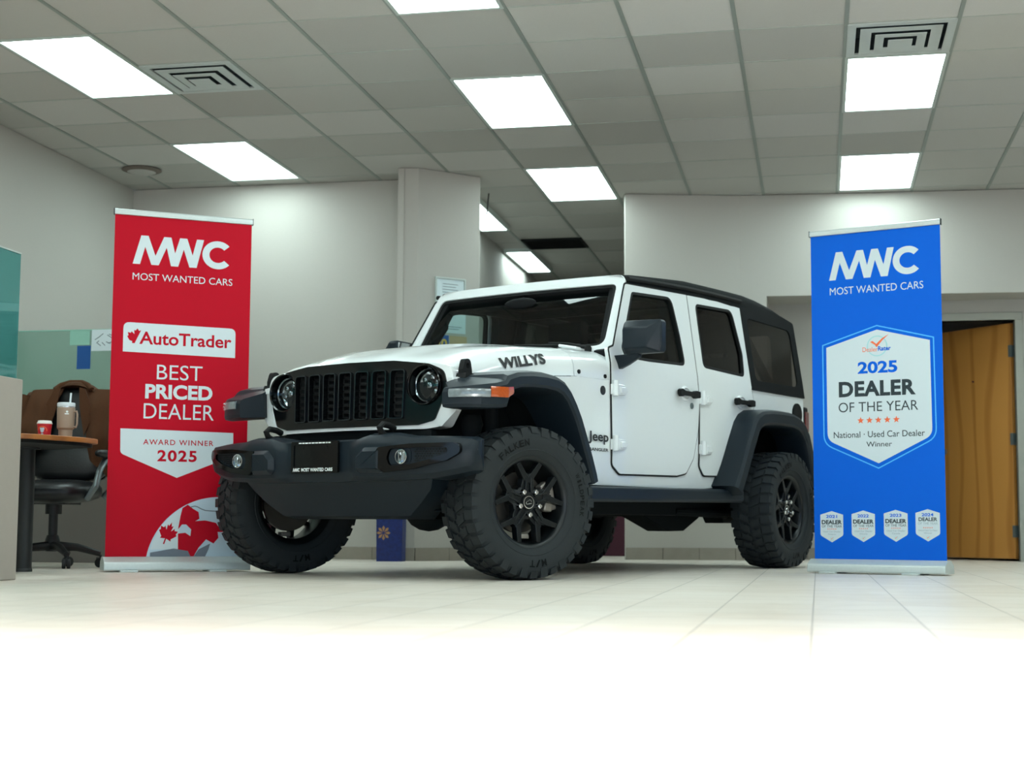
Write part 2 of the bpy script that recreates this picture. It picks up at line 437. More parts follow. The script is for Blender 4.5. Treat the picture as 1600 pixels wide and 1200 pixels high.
# walls
wall('wall_left', [(-5.63, -3.2), (-5.63, 11.66)], side=1)
wall('wall_back', [(-5.63, 11.66), (-3.21, 11.68)], side=1)
wall('wall_pillar', [(-3.21, 11.70), (-3.21, 11.29), (-3.05, 11.31), (-2.644, 11.706), (-2.66, 11.79), (-3.12, 11.79)], side=1, th=.05)
wall('wall_passage', [(-3.12, 11.80), (-3.12, 19.5), (-1.5, 19.5), (-1.5, 19.4)], side=1)
wall('wall_passage_right', [(-1.545, 19.5), (-1.545, 12.54)], side=1, th=.05)
wall('wall_alcove', [(-1.564, 12.52), (-.621, 12.761), (-.40, 12.779), (-.40, 13.30)], side=1)
# recessed wall with door opening, bulkhead above
DO0, DO1, DOZ = .80, 1.657, 2.04
dw = MB()
fb = lambda u, v, d: (u, 13.30 + d, v)
dw.panel([(-.40, 0), (DO0, 0), (DO0, DOZ), (DO1, DOZ), (DO1, 0), (7.3, 0), (7.3, HC), (-.40, HC)], [], fb, .12)
struct(dw, 'wall_recess', 'wall', rotz=-YR, smooth=False)
bk = MB()
bk.prism([(-.40, 12.779), (7.3, 13.25), (7.3, 13.3), (-.40, 13.3)], lambda u, v, w: (u, v, w), 2.215, HC)
struct(bk, 'wall_bulkhead', 'wall', rotz=-YR, smooth=False)
wall('wall_right', [(7.25, 13.4), (7.25, -.5)], side=1)
dr = MB(); dr.bx(.2, .26, 13.42, 16, 0, 2.6); dr.bx(2.6, 2.66, 13.42, 16, 0, 2.6); dr.bx(.2, 2.66, 16, 16.06, 0, 2.6); dr.bx(.2, 2.66, 13.42, 16.06, 2.6, 2.66)
struct(dr, 'wall_storeroom', 'wall', rotz=-YR, smooth=False)
basebd('baseboard_left', [(-5.63, 2), (-5.63, 11.66)])
basebd('baseboard_back', [(-5.63, 11.66), (-3.21, 11.68)])
basebd('baseboard_pillar', [(-3.21, 11.68), (-3.21, 11.29), (-3.05, 11.31), (-2.644, 11.706)])
basebd('baseboard_right', [(-1.564, 12.52), (-.621, 12.761), (-.40, 12.779)])
basebd('baseboard_recess', [(-.40, 13.30), (.73, 13.30)])
# unseen added front: opening and header shaped to put sun on near floor
sf = MB(); sf.bx(-9, 11, -1.9, -1.7, 2.75, 3.3); sf.bx(-9, -5.6, -1.9, -1.7, 0, 2.75); sf.bx(6.5, 11, -1.9, -1.7, 0, 2.75)
struct(sf, 'wall_unseen_sun_opening', 'wall', smooth=False)
# door
tr = MB()
tr.bx(DO1, DO1 + .065, 13.285, 13.43, 0, DOZ); tr.bx(DO0 - .065, DO0, 13.285, 13.43, 0, DOZ); tr.bx(DO0 - .065, DO1 + .065, 13.285, 13.43, DOZ, DOZ + .065)
struct(tr, 'trim_1', 'trim', rotz=-YR, bevel=.004)
def door():
    W = .84; ang = pi - R_(48.5)   # leaf runs from the hinge to the left and away
    hinge = rw(1.64, 13.37)
    d = empty('door_1', hinge, -YR + ang); d['kind'] = 'structure'
    mb = MB().bx(0.0, W, -.02, .02, .02, 2.02); mb.build('door_leaf', 'doorwood', d, bevel=.002)
    hb = MB()
    hb.lathe([(.028, .02), (.028, .03), (.012, .035), (.012, .06), (.026, .068), (.03, .085), (.02, .1), (.001, .102)], 20, 'y', (W - .07, 0, .95))
    hb.lathe([(.028, -.02), (.028, -.03), (.012, -.035), (.012, -.06), (.026, -.068), (.03, -.085), (.02, -.1), (.001, -.102)], 20, 'y', (W - .07, 0, .95))
    hb.build('door_knob', 'steel', d)
    for z in (.25, 1.03, 1.78):
        MB().bx(-.012, .02, -.021, .027, z - .05, z + .05).build('door_hinge', 'hinge', d)
    k = MB(); k.lathe([(.008, .02), (.008, .028), (.001, .03)], 10, 'y', (W / 2, 0, 1.55)); k.build('door_stud', 'maroon', d)
    return d
door()

# ceiling lamps
def lamp_parts(t, w, l):
    f = MB()
    f.panel([(-w / 2, -l / 2), (w / 2, -l / 2), (w / 2, l / 2), (-w / 2, l / 2)], [[(-w / 2 + .021, -l / 2 + .023), (w / 2 - .021, -l / 2 + .023), (w / 2 - .021, l / 2 - .023), (-w / 2 + .021, l / 2 - .023)]], lambda u, v, d: (u, v, -.004 + d), .03)
    f.bx(-w / 2, w / 2, -l / 2, l / 2, .028, .08)
    f.build('frame', 'lampframe', t, smooth=False)
    MB().bx(-w / 2 + .02, w / 2 - .02, -l / 2 + .022, l / 2 - .022, .002, .012).build('diffuser', 'lamp', t, smooth=False)
LL = {(-4, 0): 'large bright ceiling light panel at far left beside the vent, nearest on its row', (-4, 4): 'bright ceiling light panel above the red banner, on the left row',
      (0, -2): 'bright ceiling light panel cut by the top edge of the photo', (0, 2): 'large bright ceiling light panel in the middle of the ceiling', (0, 6): 'bright ceiling light panel above the windshield near the passage',
      (4, 2): 'bright ceiling light panel right behind the square vent at right', (4, 6): 'bright ceiling light panel at right, above the blue banner'}
for c, r in LAMPS:
    t = empty('ceiling_light', rw(A0 + c * TS, B0 + r * TS, HC), -YR, LL.get((c, r), 'unseen ceiling light panel, added to light the front of the showroom'), 'ceiling light', 'recessed ceiling light panels')
    lamp_parts(t, .606, 1.216)
for b, lab in ((13.12, 'narrow ceiling light in the passage, nearest the pillar and half hidden by it'), (15.48, 'narrow ceiling light deeper in the passage, above the windshield')):
    t = empty('ceiling_light', rw(-2.955, b, HC - .03), -YR, lab, 'ceiling light', 'narrow passage ceiling lights')
    lamp_parts(t, .285, 1.25)
def vent(c, r, lab):
    t = empty('ceiling_vent', rw(A0 + c * TS, B0 + (r + .5) * TS, HC), -YR, lab, 'ceiling vent', 'square ceiling air diffusers')
    sq = lambda h: [(-h, -h), (h, -h), (h, h), (-h, h)]
    f = MB(); f.panel(sq(.298), [sq(.25)], lambda u, v, d: (u, v, -.004 + d), .01); f.bx(-.298, .298, -.298, .298, .11, .12, 1)
    for i in range(4):
        q = [(-.298, .298), (.298, .298)]
        a = Matrix.Rotation(i * pi / 2, 3, 'Z')
        P = [a @ Vector(p) for p in ((-.25, .25, .0), (.25, .25, .0), (.29, .29, .11), (-.29, .29, .11))]
        f.add(P, [(0, 1, 2, 3)], 1)
    f.build('frame', ['vent', 'ventshade'], t, smooth=False)
    for h, w, z in ((.226, .062, -.010), (.142, .05, -.020), (.068, 0, -.030)):
        m = MB()
        if w: m.panel(sq(h), [sq(h - w)], lambda u, v, d: (u, v, z + d), .004)
        else: m.bx(-h, h, -h, h, z, z + .004)
        m.build('vent_ring', 'vent', t, smooth=False)
vent(-3, 0, 'square metal air vent beside the far left ceiling light')
vent(4, 0, 'square metal air vent in front of the right ceiling light')
t = empty('return_grille', rw(-2.53, 14.62, HC), -YR, 'dark flat return air grille in the passage ceiling', 'ceiling vent')
m = MB(); m.panel([(-.3, -.25), (.3, -.25), (.3, .25), (-.3, .25)], [[(-.28, -.23), (.28, -.23), (.28, .23), (-.28, .23)]], lambda u, v, d: (u, v, -.012 + d), .014); m.build('frame', 'blackmat', t, smooth=False)
m = MB()
for i in range(14): m.box((0, -.21 + i * .032, -.004), (.55, .026, .003), 0, Matrix.Rotation(.5, 3, 'X'))
m.build('slat', 'blackmat', t, smooth=False)
# round detector and cable
t = empty('smoke_detector', rw(-5.24, 10.98, HC), -YR, 'round dull ceiling detector in the left corner of the ceiling', 'smoke detector')
MB().lathe([(.135, 0.0), (.13, -.012), (.09, -.03), (.05, -.034), (.001, -.035)], 32).build('housing', 'tile_b', t)
m = MB().lathe([(.150, .001), (.156, -.006), (.118, -.020), (.112, -.0215)], 32, caps=False); m.build('stained_rim', 'stain', t)
m = MB(); p = rw(-2.70, 12.3, HC); m.tube([(0, 0, 0), (-.006, .0, -.06), (-.012, 0, -.13), (-.02, 0, -.2), (-.03, 0, -.25)], .006, 8)
tag(m.build('hanging_cable', 'cable', loc=p), 'short dark cable hanging from the passage ceiling beside the pillar', 'cable')
# ------------------------------------------------------------------ the car (local x = its left, y = backward, z up, origin under the front axle)
CY, CO, WB = 0.60495, (-0.62283, 8.20148), 3.0745
CAR = empty('off_road_car', (CO[0], CO[1], 0), -CY, 'white four-door off-road car with black soft top and black grille', 'car')
def xs(y, z):
    b = .79
    if z < .75: b -= .02 * ((.75 - z) / .25) ** 2
    if z > 1.2: b -= .17 * (z - 1.2)
    if y < .62: b -= .14 * (.62 - y)
    return b
def side(s, o=0.0):
    return lambda y, z, d: (s * (xs(y, z) + o - d), y, z)
ZC = (.56, .62, .68, .75, .9, 1.05, 1.2, 1.3, 1.45, 1.6)

# underbody, interior shell
u = MB()
u.bx(-.50, .50, -.34, .62, .46, 1.0); u.bx(-.70, .70, .62, 3.58, .47, .60)
u.bx(-.56, .56, 2.5, 3.58, .60, .9)
for s in (1, -1):
    u.bx(s * .42 - .045, s * .42 + .045, -.26, 3.7, .345, .47)
    u.tube([(s * .80 - s * .12, 0, .40), (s * .5, .02, .38), (s * .3, .0, .37)], .045)
    u.tube([(s * .62, WB, .40), (0, WB, .40)], .045)
    u.tube([(s * .45, 2.30, .37), (s * .5, 2.95, .36)], .028); u.tube([(s * .45, .85, .36), (s * .5, .1, .34)], .028)
    u.tube([(s * .55, .10, .36), (s * .52, .14, .95)], .045); u.tube([(s * .55, WB + .15, .38), (s * .5, WB + .1, .85)], .03)
    u.lathe([(.06, .55), (.075, .6), (.06, .65), (.075, .7), (.06, .75), (.075, .8), (.06, .85)], 16, 'z', (s * .5, -.02, 0))
    # wheel house liners
    for yc, w in ((0, .46), (WB, .48)):
        secs = []
        for i in range(13):
            a = (.78 if yc == 0 else 0) + (pi - (.78 if yc == 0 else 0)) * (i / 12); r = .56
            secs.append([(s * .5, yc - w * cos(a) * 1.0, .50 + .53 * sin(a)), (s * .70, yc - w * cos(a), .50 + .53 * sin(a))])
        u.loft(secs)
        u.prism([(yc - .33, .45), (yc + .5, .45), (yc + .5, 1.02), (yc - .33, 1.02)], lambda a, b, d: (s * (.5 - d), a, b), 0, .01)
u.prism([(2.10, .345), (2.46, .243), (2.66, .246), (2.88, .335), (2.88, .42), (2.1, .42)], lambda a, b, d: (d, a, b), .16, .33)
u.prism([(1.2, .36), (1.3, .34), (2.1, .345), (2.1, .42), (1.2, .42)], lambda a, b, d: (d, a, b), -.1, .30)
u.prism([(3.05, .37), (3.12, .30), (3.24, .30), (3.30, .37)], lambda a, b, d: (d, a, b), .25, .40)
u.sphere((-.05, WB, .40), (.15, .15, .14)); u.sphere((.24, -.02, .355), (.12, .15, .115))
u.tube([(.1, .2, .40), (.02, 1.3, .42)], .03); u.tube([(-.05, 1.9, .42), (-.05, WB, .42)], .035)
u.tube([(.30, 2.9, .42), (.42, 3.3, .42), (.42, 3.75, .45)], .03)
u.build('chassis', 'under', CAR, bevel=.004, seg=1)

# body tub sides
bd = MB()
arch = [(2.50, .53), (2.62, .72), (2.72, .88), (2.86, .965), (3.07, .985), (3.26, .95), (3.38, .85), (3.45, .7), (3.48, .56)]
tub = [(.42, .50), (2.0, .505)] + arch + [(3.62, .56), (3.62, 1.188), (2.6, 1.188), (.97, 1.19), (.97, 1.098), (.62, 1.094), (.1, 1.055), (-.36, 1.015), (-.36, .985), (-.2, 1.0), (.05, 1.02), (.2, .99), (.34, .87), (.42, .7)]
for s in (1, -1):
    bd = MB(); bd.panel(tub, [], side(s, -.008), .03, cv=ZC, cu=(0, .3, .62)); bd.build('body_side', 'white', CAR, bevel=.003)
bd = MB(); bd.bx(-.755, .755, 3.585, 3.625, .55, 1.19); bd.build('tailgate', 'white', CAR, bevel=.003)
# hood and cowl
HZ = [(-.40, 1.118), (-.37, 1.14), (-.30, 1.168), (-.1, 1.222), (.1, 1.256), (.3, 1.28), (.6, 1.302), (.98, 1.318)]
HW = [(-.40, .618), (-.37, .626), (-.2, .64), (0, .663), (.6, .742), (.98, .775)]
HS = [(-.40, 1.02), (.61, 1.098), (.98, 1.10)]
def hsec(y):
    zc, hw, zs = interp(HZ, y), interp(HW, y), interp(HS, y)
    k = min(1.0, max(.25, (zc - zs - .015) / .155))
    P = [(0, 0), (.2, -.001), (.38, -.004), (.43, -.018), (.6, -.024), (.78, -.036), (.88, -.052), (.945, -.075), (.98, -.105), (.997, -.145)]
    q = [(hw * a, zc + b * k) for a, b in P] + [(hw + .003, zs)]
    w = min(1, max(0, -y / .40)) * .085
    yy = lambda a: y + w * min(1.1, (a / .6) ** 2)
    return [(-a, yy(a), z) for a, z in reversed(q[1:])] + [(a, yy(a), z) for a, z in q]
def hoodx(y, z):
    q = hsec(y)[10:]
    for (a, _, b), (c, _, d) in zip(q[::-1], q[-2::-1]):
        if b <= z <= d: return a + (c - a) * (z - b) / (d - b + 1e-9)
    return q[-1][0]
h = MB()
ys_ = [-.40, -.385, -.36, -.32, -.26, -.18, -.1, -.04] + [.02 + .05 * i for i in range(12)] + [.615]
secs = [hsec(y) for y in ys_]
h.loft(secs, False); h.loft([secs[0], [(x * .97, y + .01, z - .03) for x, y, z in secs[0]]], False); h.loft([secs[-1], [(x * .98, y + .0, z - .03) for x, y, z in secs[-1]]], False)
ho = h.build('hood', 'white', CAR, ang=50)
h = MB(); secs = [hsec(y) for y in (.622, .7, .8, .9, .985)]
h.loft(secs, False); h.loft([secs[0], [(x * .98, y, z - .03) for x, y, z in secs[0]]], False)
for s in (1, -1):
    for y in (.655, .90): h.lathe([(.001, .785), (.008, .785)], 6, 'x', (0, y, 1.16)) if False else None
h.build('cowl', 'white', CAR, ang=50)
for s in (1, -1):
    for y, z in ((.66, 1.125), (.905, 1.118)):
        cb = MB(); st = len(cb.v); x = interp(HW, y) + .002
        cb.lathe([(.012, -.004), (.012, .006), (.001, .009)], 12, 'x', (0, y, z))
        for i in range(st, len(cb.v)): v = cb.v[i]; cb.v[i] = (s * (x + v[0]), v[1], v[2])
        cb.build('cowl_bolt', 'blackmat', CAR)
# hood bumpers / washer nozzles, hood latch
for s in (1, -1):
    l = MB(); x = .655
    def lp(u, v, d): return (s * (hoodx(-.3, 1.06) - .012 + d + .03), -.315 + u * .9, 1.008 + v)
    l.panel(rp([(0, 0, .005), (.09, 0, .005), (.085, .05, .01), (.07, .105, .03), (.02, .105, .03), (.0, .05, .01)]), [circ((.045, .07), .016, 14)], lp, .03)
    l.prism(rp([(-.02, -.02, .005), (.11, -.02, .005), (.1, .03, .005), (0, .03, .005)]), lambda u, v, d: lp(u, v, d), -.01, .05)
    l.build('hood_latch', 'blackmat', CAR, bevel=.004)
# lettering on hood sides
for s in (1, -1):
    d = MB()
    fw = lambda u, v: (lambda y, z: (s * (hoodx(y, z) + .006), y, z))(u, 1.086 + .064 * (u - .02) / .4 + v)
    y0, y1 = .02, .385
    if s < 0: y0, y1 = .385, .02
    text(d, 'WILLYS', y0, y1, 0, .060, fw, bold=.045, shear=.0)
    d.build('hood_lettering', 'decal', CAR, smooth=False, recalc=False)

# grille shell (white) and black insert with seven slots
def gy(x, z, d): return -.425 + .075 * (abs(x) / .6) ** 2 + max(0, z - 1.0) * .10 + d
gout = rp([(0, 1.119), (.30, 1.116, .1), (.47, 1.098, .08), (.622, 1.078, .06), (.638, .98, .05), (.618, .86, .04), (.57, .768, .035), (.48, .757), (0, .760)])
gfull = gout + [(-x, z) for x, z in reversed(gout[1:-1])]
gin = rp([(0, 1.115), (.30, 1.113, .12), (.50, 1.090, .10), (.585, 1.055, .07), (.602, .99, .04), (.582, .90, .04), (.540, .80, .035), (.45, .778), (0, .776)])
ginf = gin + [(-x, z) for x, z in reversed(gin[1:-1])]
g = MB(); g.panel(gfull, [offs(ginf, -.008)], lambda x, z, d: (x, gy(x, z, d), z), .10, cu=[i * .08 for i in range(-7, 8)])
g.build('grille_shell', 'white', CAR, bevel=.006)
for s in (1, -1):
    g = MB(); g.panel(rp([(.55, .775), (.60, .90, .01), (.62, 1.02, .01), (.66, 1.015), (.672, .90), (.655, .845, .01), (.58, .768, .01)]), [], lambda x, z, d: (s * x, -.372 + (x - .55) * .25 + d, z), .03)
    g.build('fender_corner', 'white', CAR, bevel=.006)
gin = rp([(0, 1.115), (.30, 1.113, .12), (.50, 1.090, .10), (.585, 1.055, .07), (.602, .99, .04), (.582, .90, .04), (.540, .80, .035), (.45, .778), (0, .776)])
ginf = gin + [(-x, z) for x, z in reversed(gin[1:-1])]
SLOT = lambda k: rp([(k * .109 - .043, .812, .012), (k * .109 + .043, .812, .012), (k * .111 + .044, 1.066, .02), (k * .111 - .044, 1.066, .02)], 4)
holes = [SLOT(k) for k in range(-3, 4)] + [circ((s * .478, .982), .098, 36) for s in (1, -1)]
g = MB(); g.panel(ginf, holes, lambda x, z, d: (x, gy(x, z, d) - .008, z), .05, cu=[i * .08 for i in range(-7, 8)])
gr = g.build('grille', 'blackgloss', CAR, bevel=.003, seg=2)
for k in range(-3, 4):
    g = MB(); sl = SLOT(k); g.panel(sl, [offs(sl, -.006)], lambda x, z, d: (x, gy(x, z, d) - .020, z), .05)
    for i in range(7):
        z = .828 + i * .0355
        hx_ = rp([(k * .11 - .037, z - .002, .008), (k * .11 + .037, z - .002, .008), (k * .11 + .040, z + .033, .01), (k * .11 - .040, z + .033, .01)], 3)
        g.panel(hx_, [offs(hx_, -.008)], lambda x, z_, d: (x, gy(x, z_, d) + .016, z_), .03, m=1)
    g.build('grille_slot', ['blackchrome', 'blackmat'], gr, bevel=.002, seg=2)
MB().bx(-.40, .40, -.375, -.35, .80, 1.08).build('radiator', 'under', CAR)
# headlamps
for s in (1, -1):
    c = (s * .478, 0, .982); yb = gy(.478, .98, 0) - .004
    hd = MB()
    hd.lathe([(.100, yb + .01), (.106, yb - .004), (.103, yb - .011), (.096, yb - .007), (.090, yb + .03), (.086, yb + .085), (.001, yb + .09)], 44, 'y', c, caps=False)
    ho_ = hd.build('headlamp', 'blackgloss', CAR)
    q = MB(); q.lathe([(.086, yb + .034), (.080, yb + .038), (.074, yb + .062), (.05, yb + .076), (.001, yb + .08)], 36, 'y', c, caps=False)
    for k in range(6):
        a = k * pi / 3 + .3; q.sphere((c[0] + .047 * cos(a), yb + .058, c[2] + .047 * sin(a)), (.018, .014, .018), 10)
    q.box((c[0], yb + .052, c[2]), (.16, .012, .012)); q.sphere((c[0], yb + .052, c[2]), (.026, .02, .026), 12)
    q.build('reflector', 'lampbowl', ho_)
    q = MB(); q.lathe([(.0885, yb + .032), (.07, yb + .020), (.035, yb + .013), (.001, yb + .011)], 36, 'y', c, caps=False); q.build('lens', 'lampglass', ho_)

# front bumper
YF = [(0, -.665), (.3, -.662), (.5, -.645), (.7, -.598), (.82, -.55), (.86, -.530), (.885, -.510), (.897, -.49)]
ZT = [(0, .700), (.24, .702), (.32, .728), (.50, .728), (.56, .712), (.80, .706), (.87, .703), (.897, .690)]
ZB = [(0, .488), (.45, .490), (.68, .500), (.80, .522), (.87, .540), (.885, .560), (.897, .59)]
b = MB(); secs = []
xl = [0, .12, .2, .23, .26, .29, .33, .40, .48, .53, .57, .64, .7, .76, .82, .85, .87, .885, .892, .897]
for x in [-v for v in reversed(xl[1:])] + xl:
    a = abs(x); yf, zt, zb = interp(YF, a), interp(ZT, a), interp(ZB, a)
    rec = .022 * min(1, max(0, (.255 - a) / .04))
    k = min(1, (.93 - a) / .12); yb_ = interp([(0, -.36), (.80, -.36), (.87, -.40), (.897, -.455)], a)
    secs.append([(x, yb_, zt - .01), (x, min(yf + .075, yb_ - .004), zt), (x, yf + .03 * k, zt - .012), (x, yf + .008 + rec, zt - .034 * k - .004), (x, yf + rec, zt - .06), (x, yf + rec, zb + .055), (x, yf + .012 + rec, zb + .022), (x, min(yf + .05, yb_ - .004), zb), (x, yb_, zb)])
b.loft(secs, True)
for s in (1, -1):   # raised pads beside the plate
    pad = rp([(.275, .545, .03), (.30, .528, .02), (.44, .528, .02), (.44, .655, .02), (.325, .655, .03), (.275, .61, .03)])
    pi_ = offs(pad, -.022); g_ = lambda P, o: [(s * x, interp(YF, .275) + (interp(YF, .44) - interp(YF, .275)) * (x - .275) / .165 - o, z) for x, z in P]
    b.loft([g_(pad, -.02), g_(pad, .004), g_(pi_, .030)], True)
bo = b.build('front_bumper', 'plastic', CAR, bevel=.006, bang=30)
for s in (1, -1):   # lamp bays
    bez = rp([(.395, .60, .015), (.42, .652, .02), (.60, .668, .02), (.835, .672, .03), (.845, .625, .03), (.78, .585, .04), (.62, .545, .04), (.46, .528, .02), (.395, .565, .02)])
    inn = rp([(.475, .60, .03), (.49, .645, .03), (.64, .648, .02), (.785, .648, .015), (.785, .622, .03), (.71, .594, .03), (.60, .567, .03), (.49, .560, .03)])
    f = lambda o: (lambda x, z, d: (s * x, interp(YF, x) - o + d, z))
    q = MB(); q.panel(bez, [inn], f(.022), .04, cu=[.5, .6, .7, .8]); zz = q.build('fog_lamp_bezel', 'blackgloss', bo, bevel=.004, seg=3)
    q = MB(); q.panel(offs(inn, .003), [], f(.006), .02, cu=[.5, .6, .7, .8])
    for i in range(12):
        for j in range(6):
            x = .620 + i * .0142 + (j % 2) * .007; z = .585 + j * .011
            if x < .778 and z > .575 + (x - .6) * .28 and z < .644: q.prism(circ((x, z), .0048, 6), f(.009), 0, .004, 1)
    q.panel(rp([(.484, .570, .02), (.486, .640, .03), (.60, .642, .02), (.60, .575, .02)]), [circ((.553, .605), .032, 24)], f(.012), .012)
    q.build('bezel_insert', ['plastic', 'blackmat'], bo, bevel=.002)
    fg = MB(); yc = interp(YF, .553)
    yc -= .014
    fg.lathe([(.036, yc - .002), (.036, yc - .008), (.032, yc - .009), (.031, yc + .002), (.001, yc + .008)], 28, 'y', (s * .553, 0, .605), caps=False)
    for k in (-1, 0, 1): fg.box((s * .553 + k * .015, yc + .002, .605), (.006, .012, .05 - abs(k) * .012), 0, Matrix.Rotation(.25 * k + .2, 3, 'Y'))
    fo = fg.build('fog_lamp', 'reflector', bo)
    q = MB(); q.lathe([(.032, yc - .008), (.02, yc - .013), (.001, yc - .015)], 24, 'y', (s * .553, 0, .605), caps=False); q.build('fog_lens', 'lampglass', bo)
    # tow hook
    hk = MB(); x = s * .385
    hk.tube([(x, -.40, .70), (x, -.55, .71), (x, -.60, .73), (x, -.615, .755), (x, -.59, .772), (x, -.54, .768), (x, -.50, .755)], .016, 10)
    hk.bx(x - .02, x + .02, -.5, -.36, .70, .735)
    hk.build('tow_hook', 'blackmat', CAR)
# plate
p = MB(); PL = rp([(-.158, .532, .01), (.158, .532, .01), (.158, .694, .01), (-.158, .694, .01)])
fp = lambda u, v, d=0: (u, -.660 + d, v)
p.panel(PL, [], fp, .01); p.panel(PL, [rp([(-.140, .567, .006), (.140, .567, .006), (.140, .676, .006), (-.140, .676, .006)])], lambda u, v, d: fp(u, v, d - .006), .008)
ft = lambda u, v: fp(u, v, -.0072)
text(p, 'MOST WANTED CARS', -.085, .125, .541, .559, ft, 1, bold=.03)
def mwc(mb, x0, x1, z0, z1, fn, m=0, fn2=None):
    """zigzag company mark: two joined zigzag letters and an open ring"""
    W, H = x1 - x0, z1 - z0; f2 = fn2 or fn
    P = lambda a, b, g=fn: g(x0 + a * W, z0 + b * H)
    bot = [.03, .215, .41, .595]; top = [.108, .335, .495, .665]
    hw = .036
    for i in range(4):
        a, c = bot[i], top[i]
        mb.add([P(a - hw, 0), P(a + hw, 0), P(c + hw, 1), P(c - hw, 1)], [(0, 1, 2, 3)], m)
        if i < 3:
            d = bot[i + 1]
            mb.add([P(d - hw, 0, f2), P(d + hw, 0, f2), P(c + hw, 1, f2), P(c - hw, 1, f2)], [(0, 1, 2, 3)], m)
    n = 28; vs = []
    for i in range(n + 1):
        a = R_(42) + (2 * pi - R_(84)) * i / n
        for r in (.155, .085):
            vs.append(P(.845 + r * cos(a) * 1.02, .5 + r * sin(a) * 3.2, f2))
    mb.add(vs, [(2 * i, 2 * i + 1, 2 * i + 3, 2 * i + 2) for i in range(n)], m)
mwc(p, -.143, -.093, .541, .559, ft, 1, lambda u, v: fp(u, v, -.0078))
rng = random.Random(5)
x = -.105                               # a line of tiny print, too small to read
while x < .10:
    w = rng.choice((.012, .016, .02)); p.add([ft(x, .682), ft(x + w, .682), ft(x + w, .6885), ft(x, .6885)], [(0, 1, 2, 3)], 1); x += w + .004
for x in (-.08, .08): p.lathe([(.009, -.656), (.009, -.661), (.001, -.662)], 14, 'y', (x, 0, .662))
p.build('licence_plate', ['blackgloss', 'white_print'], CAR, smooth=False, recalc=False)
# skid plate / lower valance
k = MB()
def sk(hw, y, z, t): return [(-hw, y, z), (-hw * .6, y - t, z), (hw * .6, y - t, z), (hw, y, z), (hw * .95, y + .25, z), (-hw * .95, y + .25, z)]
k.loft([sk(.63, -.50, .50, .06), sk(.60, -.47, .45, .06), sk(.525, -.45, .385, .05), sk(.43, -.42, .318, .04), sk(.38, -.38, .303, .03), sk(.36, -.28, .305, .0)], True)
k.build('skid_plate', 'plastic', CAR, ang=30)
cm = MB(); cm.bx(-.52, .52, -.37, -.33, .66, .752); cm.build('front_crossmember', 'under', CAR)

# flares
def flare(stations, s, th, inner):
    secs = []; N = len(stations)
    for i, (y, z) in enumerate(stations):
        a = stations[max(0, i - 1)]; c = stations[min(N - 1, i + 1)]
        t = Vector((c[0] - a[0], c[1] - a[1])).normalized(); n = Vector((t.y, -t.x))   # points towards the wheel
        xo = .945; xi = xs(y, min(z, 1.1)) - .012
        q = lambda x, w: (s * x, y + n.x * w, z + n.y * w)
        secs.append([q(xi, -.004), q(.905, .0), q(.93, .010), q(xo, .030), q(xo + .002, th - .018), q(.938, th - .004), q(.915, th + .004), q(xi - .06, th + .006)])
    return secs
ARF = [(-.29, 1.022), (-.2, 1.046), (-.08, 1.057), (.05, 1.060), (.16, 1.053), (.24, 1.030), (.305, .985), (.36, .925), (.41, .855), (.46, .765), (.52, .650), (.562, .560), (.575, .522)]
ARR = [(2.215, .530), (2.30, .66), (2.40, .82), (2.49, .955), (2.55, 1.005), (2.63, 1.035), (2.75, 1.047), (2.93, 1.052), (3.10, 1.05), (3.22, 1.03), (3.31, .99), (3.38, .92), (3.44, .80), (3.48, .67), (3.50, .56)]
def shelf(s):
    D = [(.69, -.505, -.2, -1), (.80, -.482, -.1 + .3, -.95), (.875, -.435, .6, -.8), (.925, -.365, .9, -.45), (.944, -.31, 1, -.1)]
    zt = [.955, .963, .971, .982, .997]; zb = [.848, .845, .843, .845, .852]
    at = [(.63, -.40, .985), (.64, -.36, 1.0), (.65, -.33, 1.012), (.66, -.31, 1.018), (.665, -.295, 1.022)]
    secs = []
    for (x, y, dx, dy), t, b_, a in zip(D, zt, zb, at):
        L = sqrt(dx * dx + dy * dy); dx, dy = dx / L, dy / L
        secs.append([(s * a[0], a[1], a[2]), (s * (x - dx * .035), y - dy * .035, t), (s * (x - dx * .01), y - dy * .01, t - .010), (s * x, y, t - .03), (s * (x + dx * .002), y + dy * .002, b_ + .02), (s * (x - dx * .004), y - dy * .004, b_ + .004), (s * (x - dx * .03), y - dy * .03, b_), (s * (a[0] + .0), a[1] + .03, b_ + .01)])
    return secs, D, zt
